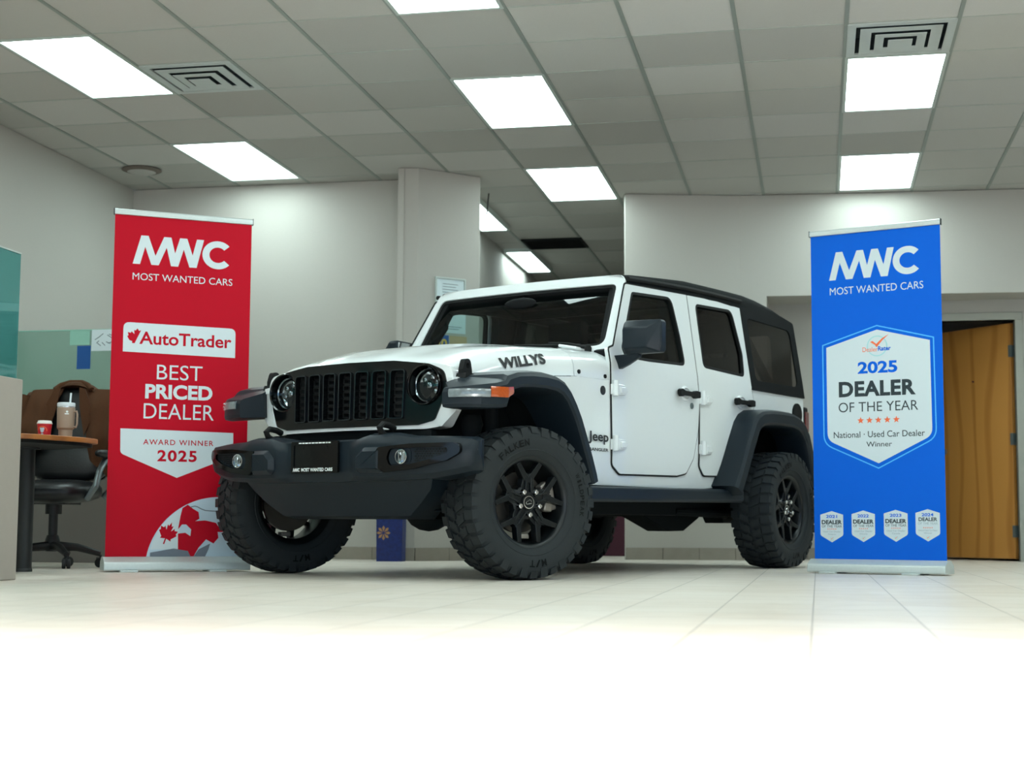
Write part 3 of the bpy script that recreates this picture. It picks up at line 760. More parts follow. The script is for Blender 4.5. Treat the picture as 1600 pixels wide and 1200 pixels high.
for s in (1, -1):
    sh, D, zt = shelf(s)
    f = MB(); f.loft(sh + flare(ARF, s, .088, 0), True)
    fo = f.build('front_fender_flare', 'plastic', CAR, ang=21)
    for y, z in ((.20, .93), (.30, .84), (.365, .735), (.43, .62)):
        sc = MB(); sc.lathe([(.007, .925), (.007, .932), (.001, .933)], 8, 'x', (0, y + .055, z))
        if s < 0: sc.v = [(-x, y, z) for x, y, z in sc.v]
        sc.build('flare_clip', 'hinge', fo)
    # marker lamp: clear strip in front, amber at the corner
    def strip(ts, z0, z1):
        out = []
        for t in ts:
            i = min(int(t), 3); w = t - i
            x, y, dx, dy = [D[i][k] * (1 - w) + D[i + 1][k] * w for k in range(4)]
            L = sqrt(dx * dx + dy * dy); dx, dy = dx / L, dy / L
            g_ = lambda e, z: (s * (x + dx * e), y + dy * e, z)
            out.append([g_(-.012, z0), g_(.008, z0 + .004), g_(.012, (z0 + z1) / 2), g_(.008, z1 - .004), g_(-.012, z1)])
        return out
    q = MB(); q.loft(strip([.35, .7, 1, 1.5, 2, 2.3, 2.55], .895, .943), True); q.build('marker_lamp', 'clearlens', fo, ang=60)
    q = MB(); q.loft(strip([2.57, 2.8, 3, 3.3, 3.7, 4], .897, .956), True)
    e = strip([4.0], .897, .956)[0]; q.loft([e, [(x - s * .004, y + .05, z + (.022 if i < 2 else .006)) for i, (x, y, z) in enumerate(e)]], True)
    q.build('turn_signal', 'amber', fo, ang=25)
    r = MB(); r.loft(flare(ARR, s, .105, 0), True)
    r.build('rear_fender_flare', 'plastic', CAR, ang=21)
    # rock rail
    r = MB(); r.prism([(.60, .405), (2.49, .430), (2.49, .513), (.60, .492)], lambda y, z, d: (s * d, y, z), .70, .865)
    r.build('rock_rail', 'plastic', CAR, bevel=.018, seg=3)

# doors
FD = rp([(1.0, 1.30, .03), (1.245, 1.700, .03), (2.012, 1.733), (1.985, 1.19, .1), (2.012, 1.06, .1), (1.995, .88, .1), (1.93, .695, .06), (1.845, .600, .05), (1.73, .582), (1.05, .572, .06), (.962, .62, .04), (.948, 1.1), (.942, 1.283, .02)])
FW = rp([(1.082, 1.30, .03), (1.305, 1.660, .04), (1.80, 1.690, .07), (1.838, 1.45, .06), (1.85, 1.262, .05), (1.40, 1.247), (1.11, 1.245, .03)])
RD = rp([(2.024, 1.733), (2.79, 1.762), (2.757, 1.19, .1), (2.80, 1.09, .08), (2.69, .867, .12), (2.53, .655, .07), (2.43, .602, .05), (2.08, .594, .05), (2.018, .65, .04), (2.024, 1.06, .08), (1.998, 1.19, .1)])
RW = rp([(2.092, 1.275, .04), (2.115, 1.69, .05), (2.64, 1.712, .07), (2.70, 1.42, .1), (2.672, 1.262, .05)])
def hingeset(mb, s, y, z):
    F = side(s, 0)
    mb.prism(rp([(y + .03, z - .032, .006), (y + .13, z - .026, .01), (y + .165, z, .012), (y + .13, z + .03, .01), (y + .03, z + .034, .006)]), lambda a, b_, d: F(a, b_, -d), -.002, .016)
    mb.prism(rp([(y + .075, z - .018, .004), (y + .125, z - .016, .004), (y + .125, z + .018, .004), (y + .075, z + .018, .004)]), lambda a, b_, d: F(a, b_, -d), .01, .024)
    mb.tube([F(y + .018, z - .038, -.018), F(y + .018, z + .052, -.018)], .017, 12)
    mb.prism([(y - .005, z - .03), (y + .03, z - .03), (y + .03, z + .03), (y - .005, z + .03)], lambda a, b_, d: F(a, b_, -d), -.004, .012)
for s in (1, -1):
    for nm, OUT, WIN, gl, hy in (('front_door', FD, FW, 'sideglass', (1.70, 1.955)), ('rear_door', RD, RW, 'privacy', (2.47, 2.735))):
        d = MB(); d.panel(OUT, [WIN], side(s, .002), .035, cv=ZC)
        do = d.build(nm, 'white', CAR, bevel=.0035)
        q = MB(); q.panel(offs(OUT, .010), [offs(WIN, -.01)], side(s, -.0015), .004, cv=ZC); q.build('door_seal', 'blackmat', do)
        q = MB(); q.panel(offs(OUT, -.01), [offs(WIN, .006)], side(s, -.05), .06, cv=ZC); q.build('door_trim', 'interior', do)
        q = MB(); q.panel(offs(WIN, .001), [offs(WIN, -.016)], side(s, .004), .03, cv=(1.3, 1.45, 1.6)); q.build('window_seal', 'blackmat', do, bevel=.003)
        q = MB(); q.panel(offs(WIN, -.012), [], side(s, -.012), 0, cv=(1.3, 1.45, 1.6)); q.build('window_glass', gl, do)
        q = MB(); z = 1.088
        q.panel(rp([(hy[0], z - .010, .01), (hy[0] + .02, z - .026, .012), (hy[0] + .06, z - .014, .02), (hy[1] - .08, z - .014, .02), (hy[1] - .05, z - .026, .01), (hy[1], z - .020, .01), (hy[1], z + .018, .01), (hy[1] - .05, z + .022, .01), (hy[1] - .08, z + .012, .02), (hy[0] + .06, z + .012, .02), (hy[0] + .02, z + .024, .012), (hy[0], z + .014, .01)]), [], side(s, .042), .026)
        q.build('door_handle', 'blackmat', do, bevel=.006, seg=3)
        q = MB(); q.lathe([(.075, 0), (.07, .01), (.055, .014), (.05, .008), (.001, .003)], 24, 'x', (0, 0, 0))
        q.v = [(s * (xs(2, z) + .001 + a), (hy[0] + hy[1]) / 2 - .01 + b_ * .95, z + c_ * .62) for a, b_, c_ in q.v]; q.build('handle_cup', 'white', do)
        if nm == 'front_door':
            q = MB(); q.lathe([(.019, .0), (.019, .006), (.014, .008), (.001, .008)], 16, 'x'); q.v = [(s * (xs(1.92, 1.03) + .002 + a), 1.905 + b_, 1.018 + c_) for a, b_, c_ in q.v]; q.build('door_lock', 'hinge', do)
        y0 = .945 if nm == 'front_door' else 2.015
        for z in (1.048, .735):
            q = MB(); hingeset(q, s, y0, z + (.02 if nm == 'rear_door' else 0)); q.build('door_hinge', 'white', do, bevel=.003)
        if nm == 'front_door':   # mirror
            q = MB()
            q.loft([[(s * x, y, z) for x, y, z in sec] for sec in (
                [(.868, .965, 1.245), (1.085, .975, 1.245), (1.098, .975, 1.30), (1.098, .975, 1.415), (1.088, .975, 1.432), (.872, .965, 1.436), (.860, .965, 1.42), (.860, .965, 1.26)],
                [(.885, .925, 1.27), (1.02, .925, 1.27), (1.03, .925, 1.28), (1.03, .925, 1.375), (1.02, .925, 1.385), (.885, .92, 1.39), (.875, .92, 1.38), (.875, .92, 1.28)])], True)
            q.loft([[(s * x, y, z) for x, y, z in sec] for sec in (
                [(.868, .965, 1.245), (1.085, .975, 1.245), (1.098, .975, 1.30), (1.098, .975, 1.415), (1.088, .975, 1.432), (.872, .965, 1.436), (.860, .965, 1.42), (.860, .965, 1.26)],
                [(.868, 1.03, 1.245), (1.085, 1.03, 1.245), (1.098, 1.03, 1.26), (1.098, 1.03, 1.415), (1.088, 1.03, 1.432), (.872, 1.03, 1.436), (.860, 1.03, 1.42), (.860, 1.03, 1.26)])], True)
            q.loft([[(s * x, y, z) for x, y, z in sec] for sec in (
                [(.775, .985, 1.245), (.775, 1.10, 1.245), (.775, 1.08, 1.17), (.775, 1.03, 1.165)], [(.86, .975, 1.246), (.86, 1.05, 1.246), (.86, 1.04, 1.19), (.86, 1.0, 1.185)],
                [(.95, .965, 1.247), (.95, 1.02, 1.247), (.95, 1.01, 1.225), (.95, .98, 1.225)])], True)
            if s < 0:
                for i in range(32): x, y, z = q.v[i]; q.v[i] = (-(.80 + (1.03 - y)), .98 + (-x - .87), z)
            mo = q.build('side_mirror', 'plastic', do, bevel=.010, seg=3)
            q = MB(); q.bx(.875, 1.085, 1.029, 1.034, 1.258, 1.424)
            if s < 0: q.v = [(-.799, .98 + a - .87, c_) for a, b_, c_ in q.v]
            q.build('mirror_glass', 'chrome', do)
    # badges on the cowl side
    q = MB(); F = side(s, .0)
    q.lathe([(.026, 0), (.026, .004), (.001, .005)], 24, 'x'); q.v = [(s * (xs(.86, 1.035) - .008 + a), .862 + b_, 1.035 + c_) for a, b_, c_ in q.v]
    q.build('round_badge', 'decal', CAR)
    q = MB(); ft_ = lambda u_, v_: F(u_, v_, .001)
    a_, c_ = (.70, .915) if s > 0 else (.915, .70)
    text(q, 'Jeep', a_, c_, .728, .800, ft_, bold=.02); a_, c_ = (.655, .915) if s > 0 else (.915, .655)
    text(q, 'WRANGLER', a_, c_, .690, .708, ft_, bold=.03)
    q.build('side_lettering', 'decal', CAR, smooth=False, recalc=False)
    q = MB(); q.lathe([(.075, -.005), (.075, .008), (.065, .012), (.001, .010)], 28, 'x'); q.v = [(s * (xs(3, 1.07) - .006 + a), 3.50 + b_, 1.07 + c_) for a, b_, c_ in q.v]
    if s > 0: q.build('fuel_filler', 'blackmat', CAR)

# windshield frame, glass, wipers
VY, VZ = .521, .853
def wsf(x, v, d): return (x, .955 + .05 * (x / .72) ** 2 + v * VY + d * VZ, 1.298 + v * VZ - d * VY)
wout = rp([(-.755, -.03, .01), (.755, -.03, .01), (.735, .12), (.690, .548, .07), (-.690, .548, .07), (-.735, .12)], 6)
whol = rp([(-.700, .015, .06), (.700, .015, .06), (.650, .480, .05), (-.650, .480, .05)], 6)
cu_ = [i * .1 for i in range(-7, 8)]
w = MB(); w.panel(wout, [whol], wsf, .085, cu=cu_); wo = w.build('windshield_frame', 'white', CAR, bevel=.012, seg=3)
w = MB(); w.panel(offs(whol, .002), [offs(whol, -.022)], lambda x, v, d: wsf(x, v, d + .008), .082, cu=cu_); w.build('windshield_seal', 'blackmat', wo)
w = MB(); w.panel(offs(whol, -.004), [], lambda x, v, d: wsf(x, v, d + .014 + .036 * max(0, (v - .2) / .3) ** 2), 0, cu=cu_, cv=[.03 * i for i in range(1, 17)]); w.build('windshield_glass', 'windshield', wo)
w = MB(); w.panel(offs(wout, -.012), [offs(whol, -.03)], lambda x, v, d: wsf(x, v, d + .087), .03, cu=cu_); w.build('windshield_inner_trim', 'interior', wo)
for x0, x1 in ((.18, -.40), (.62, .10)):
    w = MB(); a, b_ = Vector(wsf(x0, -.015, -.02)), Vector(wsf(x1, .045, -.012)); mdl = a.lerp(b_, .5) + Vector((0, -.02, .02))
    w.tube([a, a.lerp(mdl, .5) + Vector((0, -.006, .01)), mdl], [.011, .008, .006], 8)
    c0, c1 = Vector(wsf(x0 - .06, .02, -.008)), Vector(wsf(x1 - .10, .055, -.006))
    w.tube([c0, c0.lerp(c1, .5), c1], .007, 8); w.lathe([(.02, -.02), (.022, 0), (.016, .012), (.001, .014)], 14, 'z', tuple(a))
    w.build('wiper', 'blackmat', CAR)
w = MB()
for s in (1, -1): w.box((s * .60, .80, interp(HZ, .8) - .025), (.12, .06, .016), 0, Matrix.Rotation(s * .18, 3, 'Y'))
w.build('hood_stop', 'white', CAR, bevel=.006)
# dash, steering wheel, seats, roll cage
i_ = MB(); i_.prism([(1.02, 1.295), (1.12, 1.305), (1.35, 1.29), (1.47, 1.24), (1.45, 1.05), (1.38, .9), (1.02, .9)], lambda y, z, d: (d, y, z), -.70, .70)
i_.bx(-.13, .13, 1.3, 1.48, 1.27, 1.33)
i_.build('dashboard', 'interior', CAR, bevel=.02)
sw = MB(); ring = [(.36 + .185 * cos(a), 1.58 + .185 * sin(a) * .35, 1.22 + .185 * sin(a) * .93) for a in [2 * pi * k / 28 for k in range(28)]]
sw.tube(ring, .016, 8, closed=True); sw.sphere((.36, 1.56, 1.22), (.06, .03, .06), 12); sw.tube([(.18, 1.58, 1.22), (.54, 1.58, 1.22)], .014); sw.tube([(.36, 1.57, 1.22), (.36, 1.45, 1.18)], .03)
sw.build('steering_wheel', 'interior', CAR)
def seat(cx, y, w=.26):
    q = MB(); P = lambda L: [(cx + a, b_, c_) for a, b_, c_ in L]
    q.bx(cx - w, cx + w, y, y + .52, .72, .90)
    q.loft([[(cx + sx * w * k, yy + sy * .06, zz) for sx, sy in ((-1, -1), (1, -1), (1, 1), (-1, 1))] for k, yy, zz in ((1, y + .5, .85), (1.02, y + .56, 1.1), (.92, y + .64, 1.36), (.7, y + .67, 1.46))], True)
    q.bx(cx - .13, cx + .13, y + .62, y + .72, 1.49, 1.66); q.tube([(cx - .06, y + .67, 1.44), (cx - .06, y + .67, 1.52)], .01); q.tube([(cx + .06, y + .67, 1.44), (cx + .06, y + .67, 1.52)], .01)
    q.build('seat', 'interior', CAR, bevel=.03, seg=3)
seat(.36, 1.62); seat(-.36, 1.62); seat(.33, 2.5, .3); seat(-.33, 2.5, .3)
rc = MB()
for s in (1, -1):
    rc.tube([(s * .66, 2.06, .6), (s * .64, 2.06, 1.3), (s * .58, 2.06, 1.66)], .035); rc.tube([(s * .60, 1.36, 1.69), (s * .60, 2.06, 1.70), (s * .60, 2.9, 1.70), (s * .62, 3.5, 1.2)], .035)
    rc.tube([(s * .71, 1.06, 1.29), (s * .645, 1.36, 1.69)], .03)
rc.tube([(-.60, 2.06, 1.70), (.60, 2.06, 1.70)], .035); rc.tube([(-.60, 2.9, 1.70), (.60, 2.9, 1.70)], .035); rc.tube([(-.60, 1.36, 1.69), (.60, 1.36, 1.69)], .03)
rc.build('roll_cage', 'interior', CAR)
for s in (1, -1):   # grab handles on the pillars
    q = MB(); q.tube([(s * .69, 1.10, 1.40), (s * .655, 1.13, 1.42), (s * .64, 1.185, 1.455), (s * .64, 1.262, 1.535), (s * .64, 1.262, 1.585), (s * .665, 1.25, 1.64)], .024, 8); q.build('grab_handle', 'interior', CAR)
q = MB(); q.sphere((0, 1.18, 1.63), (.12, .02, .035), 14); q.tube([(0, 1.2, 1.63), (0, 1.24, 1.70)], .012); q.build('inner_mirror', 'interior', CAR)
# soft top
RT = [(1.268, 1.757), (1.30, 1.765), (1.5, 1.787), (1.8, 1.812), (2.05, 1.832), (2.42, 1.841), (2.7, 1.846), (2.9, 1.848), (3.1, 1.838), (3.35, 1.812), (3.58, 1.770), (3.64, 1.735)]
DT = [(1.24, 1.70), (2.0, 1.733), (2.8, 1.763), (3.64, 1.70)]
t_ = MB(); secs = []
for y, z in RT:
    zd = interp(DT, y) - .004; e = .03 if 1.3 < y < 3.6 else .012
    half = [(0, z + e), (.25, z + e * .97), (.45, z + e * .8), (.58, z + e * .45), (.655, z), (.685, z - .022), (.697, max(zd + .004, z - .05)), (.700, zd)]
    secs.append([(-x, y, q) for x, q in reversed(half[1:])] + [(x, y, q) for x, q in half])
t_.loft(secs, False); t_.loft([[(x, y, z - .012) for x, y, z in q] for q in secs], False)
t_.loft([secs[-1], [(x, y - .0, z - .012) for x, y, z in secs[-1]]], False)
to = t_.build('soft_top', 'fabric', CAR, ang=60)
for s in (1, -1):
    q = MB(); q.tube([(s * .708, 1.27, 1.735), (s * .706, 1.6, 1.755), (s * .702, 2.0, 1.775), (s * .70, 2.4, 1.786), (s * .70, 2.79, 1.79)], .014, 8); q.build('roof_rail', 'blackmat', to)
    QO = rp([(2.775, 1.775), (3.15, 1.80), (3.45, 1.765), (3.635, 1.735, .03), (3.622, 1.188), (2.758, 1.186)]); QW = rp([(2.845, 1.255, .05), (2.855, 1.685, .05), (3.55, 1.672, .06), (3.535, 1.262, .06)])
    q = MB(); q.panel(QO, [QW], side(s, .004), .012, cv=(1.3, 1.45, 1.6)); qo = q.build('quarter_curtain', 'fabric', to, bevel=.003)
    q = MB(); q.panel(offs(QW, .006), [], side(s, -.002), 0, cv=(1.3, 1.45, 1.6)); q.build('quarter_window', 'vinyl', to)
q = MB(); rcn = rp([(-.70, 1.19), (.70, 1.19), (.68, 1.735, .05), (-.68, 1.735, .05)]); rwn = rp([(-.55, 1.25, .05), (.55, 1.25, .05), (.53, 1.66, .05), (-.53, 1.66, .05)])
q.panel(rcn, [rwn], lambda x, z, d: (x, 3.63 - d, z), .012); q.build('rear_curtain', 'fabric', to)
q = MB(); q.panel(offs(rwn, .006), [], lambda x, z, d: (x, 3.624 - d, z), 0); q.build('rear_window', 'vinyl', to)
# tail lamps, rear bumper
for s in (1, -1):
    q = MB(); q.bx(s * .70 - .085, s * .70 + .085, 3.62, 3.70, .92, 1.13); lo = q.build('tail_lamp', 'blackmat', CAR, bevel=.015)
    q = MB(); q.bx(s * .70 - .088, s * .70 + .088, 3.635, 3.712, .95, 1.10); q.build('tail_lens', 'red_lens', lo, bevel=.012)
q = MB(); q.prism(rp([(-.84, 3.55), (.84, 3.55), (.84, 3.72, .08), (-.84, 3.72, .08)]), lambda x, y, z: (x, y, z), .50, .66); q.build('rear_bumper', 'plastic', CAR, bevel=.015)
q = MB(); q.tube([(.78, 3.60, .73), (.84, 3.66, .73)], .018, 10); q.build('exhaust_tip', 'chrome', CAR)

# wheels
def tyre_mesh():
    mb = MB(); rng = random.Random(2)
    half = [(.225, .098), (.232, .112), (.245, .122), (.275, .136), (.31, .142), (.342, .141), (.362, .134), (.374, .122), (.379, .09), (.380, .0)]
    prof = half + [(r, -x) for r, x in reversed(half[:-1])]
    mb.lathe(prof, 72, 'x', closed=True)
    n = 36
    for i in range(n):
        a0 = 2 * pi * i / n
        for sd in (1, -1):
            a = a0 + (0 if sd > 0 else pi / n)
            long_ = i % 2
            def blk(xa, xb, aw, r0, r1, sk, off=0.0, taper=.0):
                vs = []
                for x, r_ in ((xa, r0), (xb, r0), (xb, r1 - taper), (xa, r1)):
                    for sg in (-1, 1):
                        an = a + off + sg * aw / 2 + sk * (x - xa) / .05
                        vs.append((sd * x, r_ * sin(an), r_ * cos(an)))
                mb.add(vs, [(0, 2, 4, 6), (1, 7, 5, 3), (0, 1, 3, 2), (2, 3, 5, 4), (4, 5, 7, 6), (6, 7, 1, 0)])
            blk(.078, .140 if long_ else .132, .125, .372, .391, .0, 0, .010)
            # shoulder block reaching down the side wall
            r0 = .335 if long_ else .350
            vs = []
            for x, r_ in ((.120, r0), (.1445, r0), (.141 if long_ else .136, .381), (.120, .384)):
                for sg in (-1, 1):
                    an = a + sg * .058; vs.append((sd * x, r_ * sin(an), r_ * cos(an)))
            mb.add(vs, [(0, 2, 4, 6), (1, 7, 5, 3), (0, 1, 3, 2), (2, 3, 5, 4), (4, 5, 7, 6), (6, 7, 1, 0)])
            blk(.006, .070, .105, .372, .391, .055, .08)
            blk(.02, .05, .05, .372, .391, -.05, -.015)
    def arc(txt, ang, r0, r1, wd, sd):
        k = len(txt)
        for j, ch in enumerate(txt):
            if ch == ' ': continue
            ac = R_(ang) - (j - (k - 1) / 2) * wd
            def fn(u_, v_):
                rr = r0 + v_ * (r1 - r0); an = ac - (u_ - .5) * wd * .82
                return (sd * .1462, rr * cos(an) * sd, rr * sin(an))
            text(mb, ch, .25 if ch == 'I' else 0, .75 if ch == 'I' else 1, 0, 1, fn, 1, bold=.02)
    for sd in (1, -1):
        arc('FALKEN', 116, .288, .322, .115, sd); arc('WILDPEAK', 8, .290, .316, .095, sd); arc('M/T', -86, .290, .326, .12, sd)
    mb.lathe([(.262, .1335), (.266, .136), (.270, .1345)], 60, 'x', caps=False); mb.lathe([(.262, -.1335), (.266, -.136), (.270, -.1345)], 60, 'x', caps=False)
    return mb
def wheel_meshes():
    t = tyre_mesh()
    r = MB()
    r.lathe([(.2335, .112), (.236, .105), (.228, .092), (.222, .088), (.214, .06), (.205, .02), (.208, -.08), (.225, -.095), (.236, -.105), (.233, -.112), (.215, -.10), (.198, -.08), (.196, .02), (.203, .055), (.207, .085), (.212, .100), (.222, .109)], 64, 'x', closed=True)
    sp = MB()
    pt = lambda rr, an: (rr * cos(an), rr * sin(an))
    F = lambda o: (lambda u_, v_, d: (o - d, u_, v_))
    for k in range(5):
        th = R_(-90 + 36 + 72 * k); c_, s_ = cos(th), sin(th)
        L = lambda a, b_: (a * c_ - b_ * s_, a * s_ + b_ * c_)
        # stem, broad at the hub, splitting into two arms
        arm = []
        for sg in (1, -1):
            # neighbouring window axis direction at th + sg*36
            al = R_(36) * sg; dx, dy = cos(al), sin(al)
            j = (.118, sg * .012)
            e = (j[0] + dx * .098, j[1] + dy * .098)
            nx, ny = -dy * sg, dx * sg
            arm.append((j, e, nx, ny))
            w0, w1 = .017, .0125
            poly_ = [(j[0] - nx * w0 - dx * .02, j[1] - ny * w0 - dy * .02), (e[0] - nx * w1, e[1] - ny * w1), (e[0] + nx * w1, e[1] + ny * w1), (j[0] + nx * w0 - dx * .02, j[1] + ny * w0 - dy * .02)]
            n0 = len(r.v)
            top = [(a, b_, .088) for a, b_ in poly_]; 
            tops = [top[0], (poly_[1][0], poly_[1][1], .098), (poly_[2][0], poly_[2][1], .098), top[3]]
            vs = [(h_, *L(a, b_)) for a, b_, h_ in tops] + [(h_ - .045, *L(a, b_)) for a, b_, h_ in tops]
            r.add(vs, [(0, 1, 2, 3), (7, 6, 5, 4), (0, 4, 5, 1), (1, 5, 6, 2), (2, 6, 7, 3), (3, 7, 4, 0)])
        st = [(.03, -.034), (.085, -.040), (.135, -.030), (.148, -.008), (.140, .0), (.148, .008), (.135, .030), (.085, .040), (.03, .034)]
        hts = [.078, .080, .090, .092, .088, .092, .090, .080, .078]
        vs = [(h_, *L(a, b_)) for (a, b_), h_ in zip(st, hts)] + [(h_ - .045, *L(a, b_)) for (a, b_), h_ in zip(st, hts)]
        m_ = len(st); r.add(vs, [tuple(range(m_)), tuple(range(2 * m_ - 1, m_ - 1, -1))] + [(i, (i + 1) % m_, m_ + (i + 1) % m_, m_ + i) for i in range(m_)])
        # rib in the middle of the stem
        for sg in (1, -1):
            rb = [(.05, sg * .012), (.125, sg * .010), (.125, sg * .018), (.05, sg * .022)]
            vs = [(.093, *L(a, b_)) for a, b_ in rb] + [(.07, *L(a, b_)) for a, b_ in rb]; r.add(vs, [(0, 1, 2, 3), (7, 6, 5, 4), (0, 4, 5, 1), (1, 5, 6, 2), (2, 6, 7, 3), (3, 7, 4, 0)])
    r.lathe([(.088, .035), (.088, .074), (.080, .080), (.045, .080), (.042, .076), (.001, .076)], 40, 'x')
    cap = MB(); cap.lathe([(.034, .070), (.034, .088), (.030, .092), (.001, .092)], 32, 'x')
    cap.lathe([(.0325, .0905), (.0325, .0935), (.029, .0938), (.029, .0905)], 32, 'x', closed=True, m=1)
    # tiny off-road car outline on the cap
    for seg_ in ([(-.018, -.006), (-.014, .004), (-.004, .006), (.0, .012), (.012, .012), (.016, .002)], [(-.016, -.010), (.016, -.006)]):
        cap.tube([(.0935, a, b_) for a, b_ in seg_], .0012, 5, 1)
    nut = MB(); nut.lathe([(.0145, .074), (.0145, .100), (.0125, .110), (.008, .114), (.001, .114)], 12, 'x')
    seatm = None
    br = MB(); br.lathe([(.155, -.02), (.155, .005), (.09, .005), (.085, .03), (.001, .032)], 40, 'x')
    ca = MB()
    ca.box((.02, .178 * cos(R_(12)), .178 * sin(R_(12))), (.07, .034, .15), 0, Matrix.Rotation(R_(12), 3, 'X'))
    ca.box((.035, .150 * cos(R_(30)), .150 * sin(R_(30))), (.05, .05, .05), 0, Matrix.Rotation(R_(30), 3, 'X')); ca.box((.035, .150 * cos(R_(-8)), .150 * sin(R_(-8))), (.05, .05, .05), 0, Matrix.Rotation(R_(-8), 3, 'X'))
    return t, r, cap, nut, br, ca
T_, RM, CAP, NUT, BRK, CAL = wheel_meshes()
WZ = .391
STEER = R_(20)
w0 = None
def place_wheel(x, y, rz, flip):
    global w0
    if w0 is None:
        w = RM.build('wheel', 'rim', CAR, bevel=.0025, seg=2, ang=40)
        T_.build('tyre', ['rubber', 'rubber2'], w, ang=35); CAP.build('centre_cap', ['rim', 'chrome'], w); BRK.build('brake_disc', 'rotor', w); CAL.build('brake_caliper', 'iron', w, bevel=.008); MB().box((.03, 0, -.172), (.05, .062, .026)).build('caliper_bracket', 'iron', w, bevel=.006)
        n0 = None
        for k in range(5):
            a = R_(-90 + 72 * k); p_ = (0, .0635 * cos(a), .0635 * sin(a))
            if n0 is None: n0 = NUT.build('lug_nut', 'chrome', w); n0.location = p_
            else:
                c = n0.copy(); COL.objects.link(c); c.parent = w; c.location = p_
        w0 = w
    else:
        w = w0.copy(); COL.objects.link(w); w.parent = CAR
        for ch in list(w0.children):
            c = ch.copy(); COL.objects.link(c); c.parent = w
    w.location = (x, y, WZ); w.rotation_euler = (0, 0, rz + (pi if flip else 0))
    return w
place_wheel(.80, 0, -STEER, False); place_wheel(-.80, 0, -STEER, True)
place_wheel(.80, WB, 0, False); place_wheel(-.80, WB, 0, True)
# ------------------------------------------------------------------ roll-up banners (local x along the width, front faces -y)
BM = ['', 'b_white', 'b_dark', 'b_cyan', 'b_orange', 'b_aqua', 'b_grey', 'b_ice', 'b_faint', 'b_red', 'b_blue']
def layer(k): return lambda u, v: (u, -.0016 - .0005 * k, v)
def banner(loc, ang, base_m, label, art, foot=.05):
    t = empty('roll_up_banner', (loc[0], loc[1], 0), R_(ang), label, 'banner')
    mb = MB(); mb.bx(-.400, .400, -.0012, .0012, .075, 2.07, 0)
    art(mb)
    mb.build('banner_sheet', [base_m] + BM[1:], t, smooth=False, recalc=False)
    q = MB(); q.prism(rp([(-.014, 2.060, .004), (.012, 2.060, .004), (.012, 2.094, .01), (-.014, 2.094, .01)]), lambda y, z, x: (x, y, z), -.404, .404); q.build('top_rail', 'alu', t)
    q = MB(); q.bx(-.407, -.4045, -.016, .014, 2.058, 2.096); q.bx(.4045, .407, -.016, .014, 2.058, 2.096); q.build('rail_cap', 'plastic', t)
    q = MB(); q.prism(rp([(-.095, .008, .01), (.095, .008, .01), (.088, .055, .02), (.03, .085, .02), (-.03, .085, .02), (-.088, .055, .02)]), lambda y, z, x: (x, y, z), -.415, .415); q.build('base_cassette', 'alu', t)
    for x in (-.28, .22): MB().bx(x - .05, x + .05, -.13, .10, .0, .011).build('foot', 'alu', t, bevel=.003)
    q = MB(); q.tube([(0, .05, .06), (0, .045, 1.0), (0, .02, 2.06)], .008, 10); q.build('support_pole', 'alu', t)
    return t
def star(c, r):
    return [(c[0] + (r if i % 2 == 0 else r * .42) * sin(pi * i / 5), c[1] + (r if i % 2 == 0 else r * .42) * cos(pi * i / 5)) for i in range(10)]
LEAF = [(0, 1), (.12, .72), (.28, .80), (.22, .42), (.46, .66), (.52, .52), (.84, .56), (.74, .34), (.86, .24), (.46, -.08), (.52, -.22), (.06, -.14), (.06, -.52)]
LEAF = LEAF + [(-x, y) for x, y in reversed(LEAF[1:])]
def leaf(c, w, h, rot=0, half=None):
    out = []
    for x, y in (LEAF if half is None else [p for p in LEAF if p[0] <= .06]):
        x, y = x * w / 2, y * h / 1.55
        out.append((c[0] + x * cos(rot) - y * sin(rot), c[1] + x * sin(rot) + y * cos(rot)))
    return out
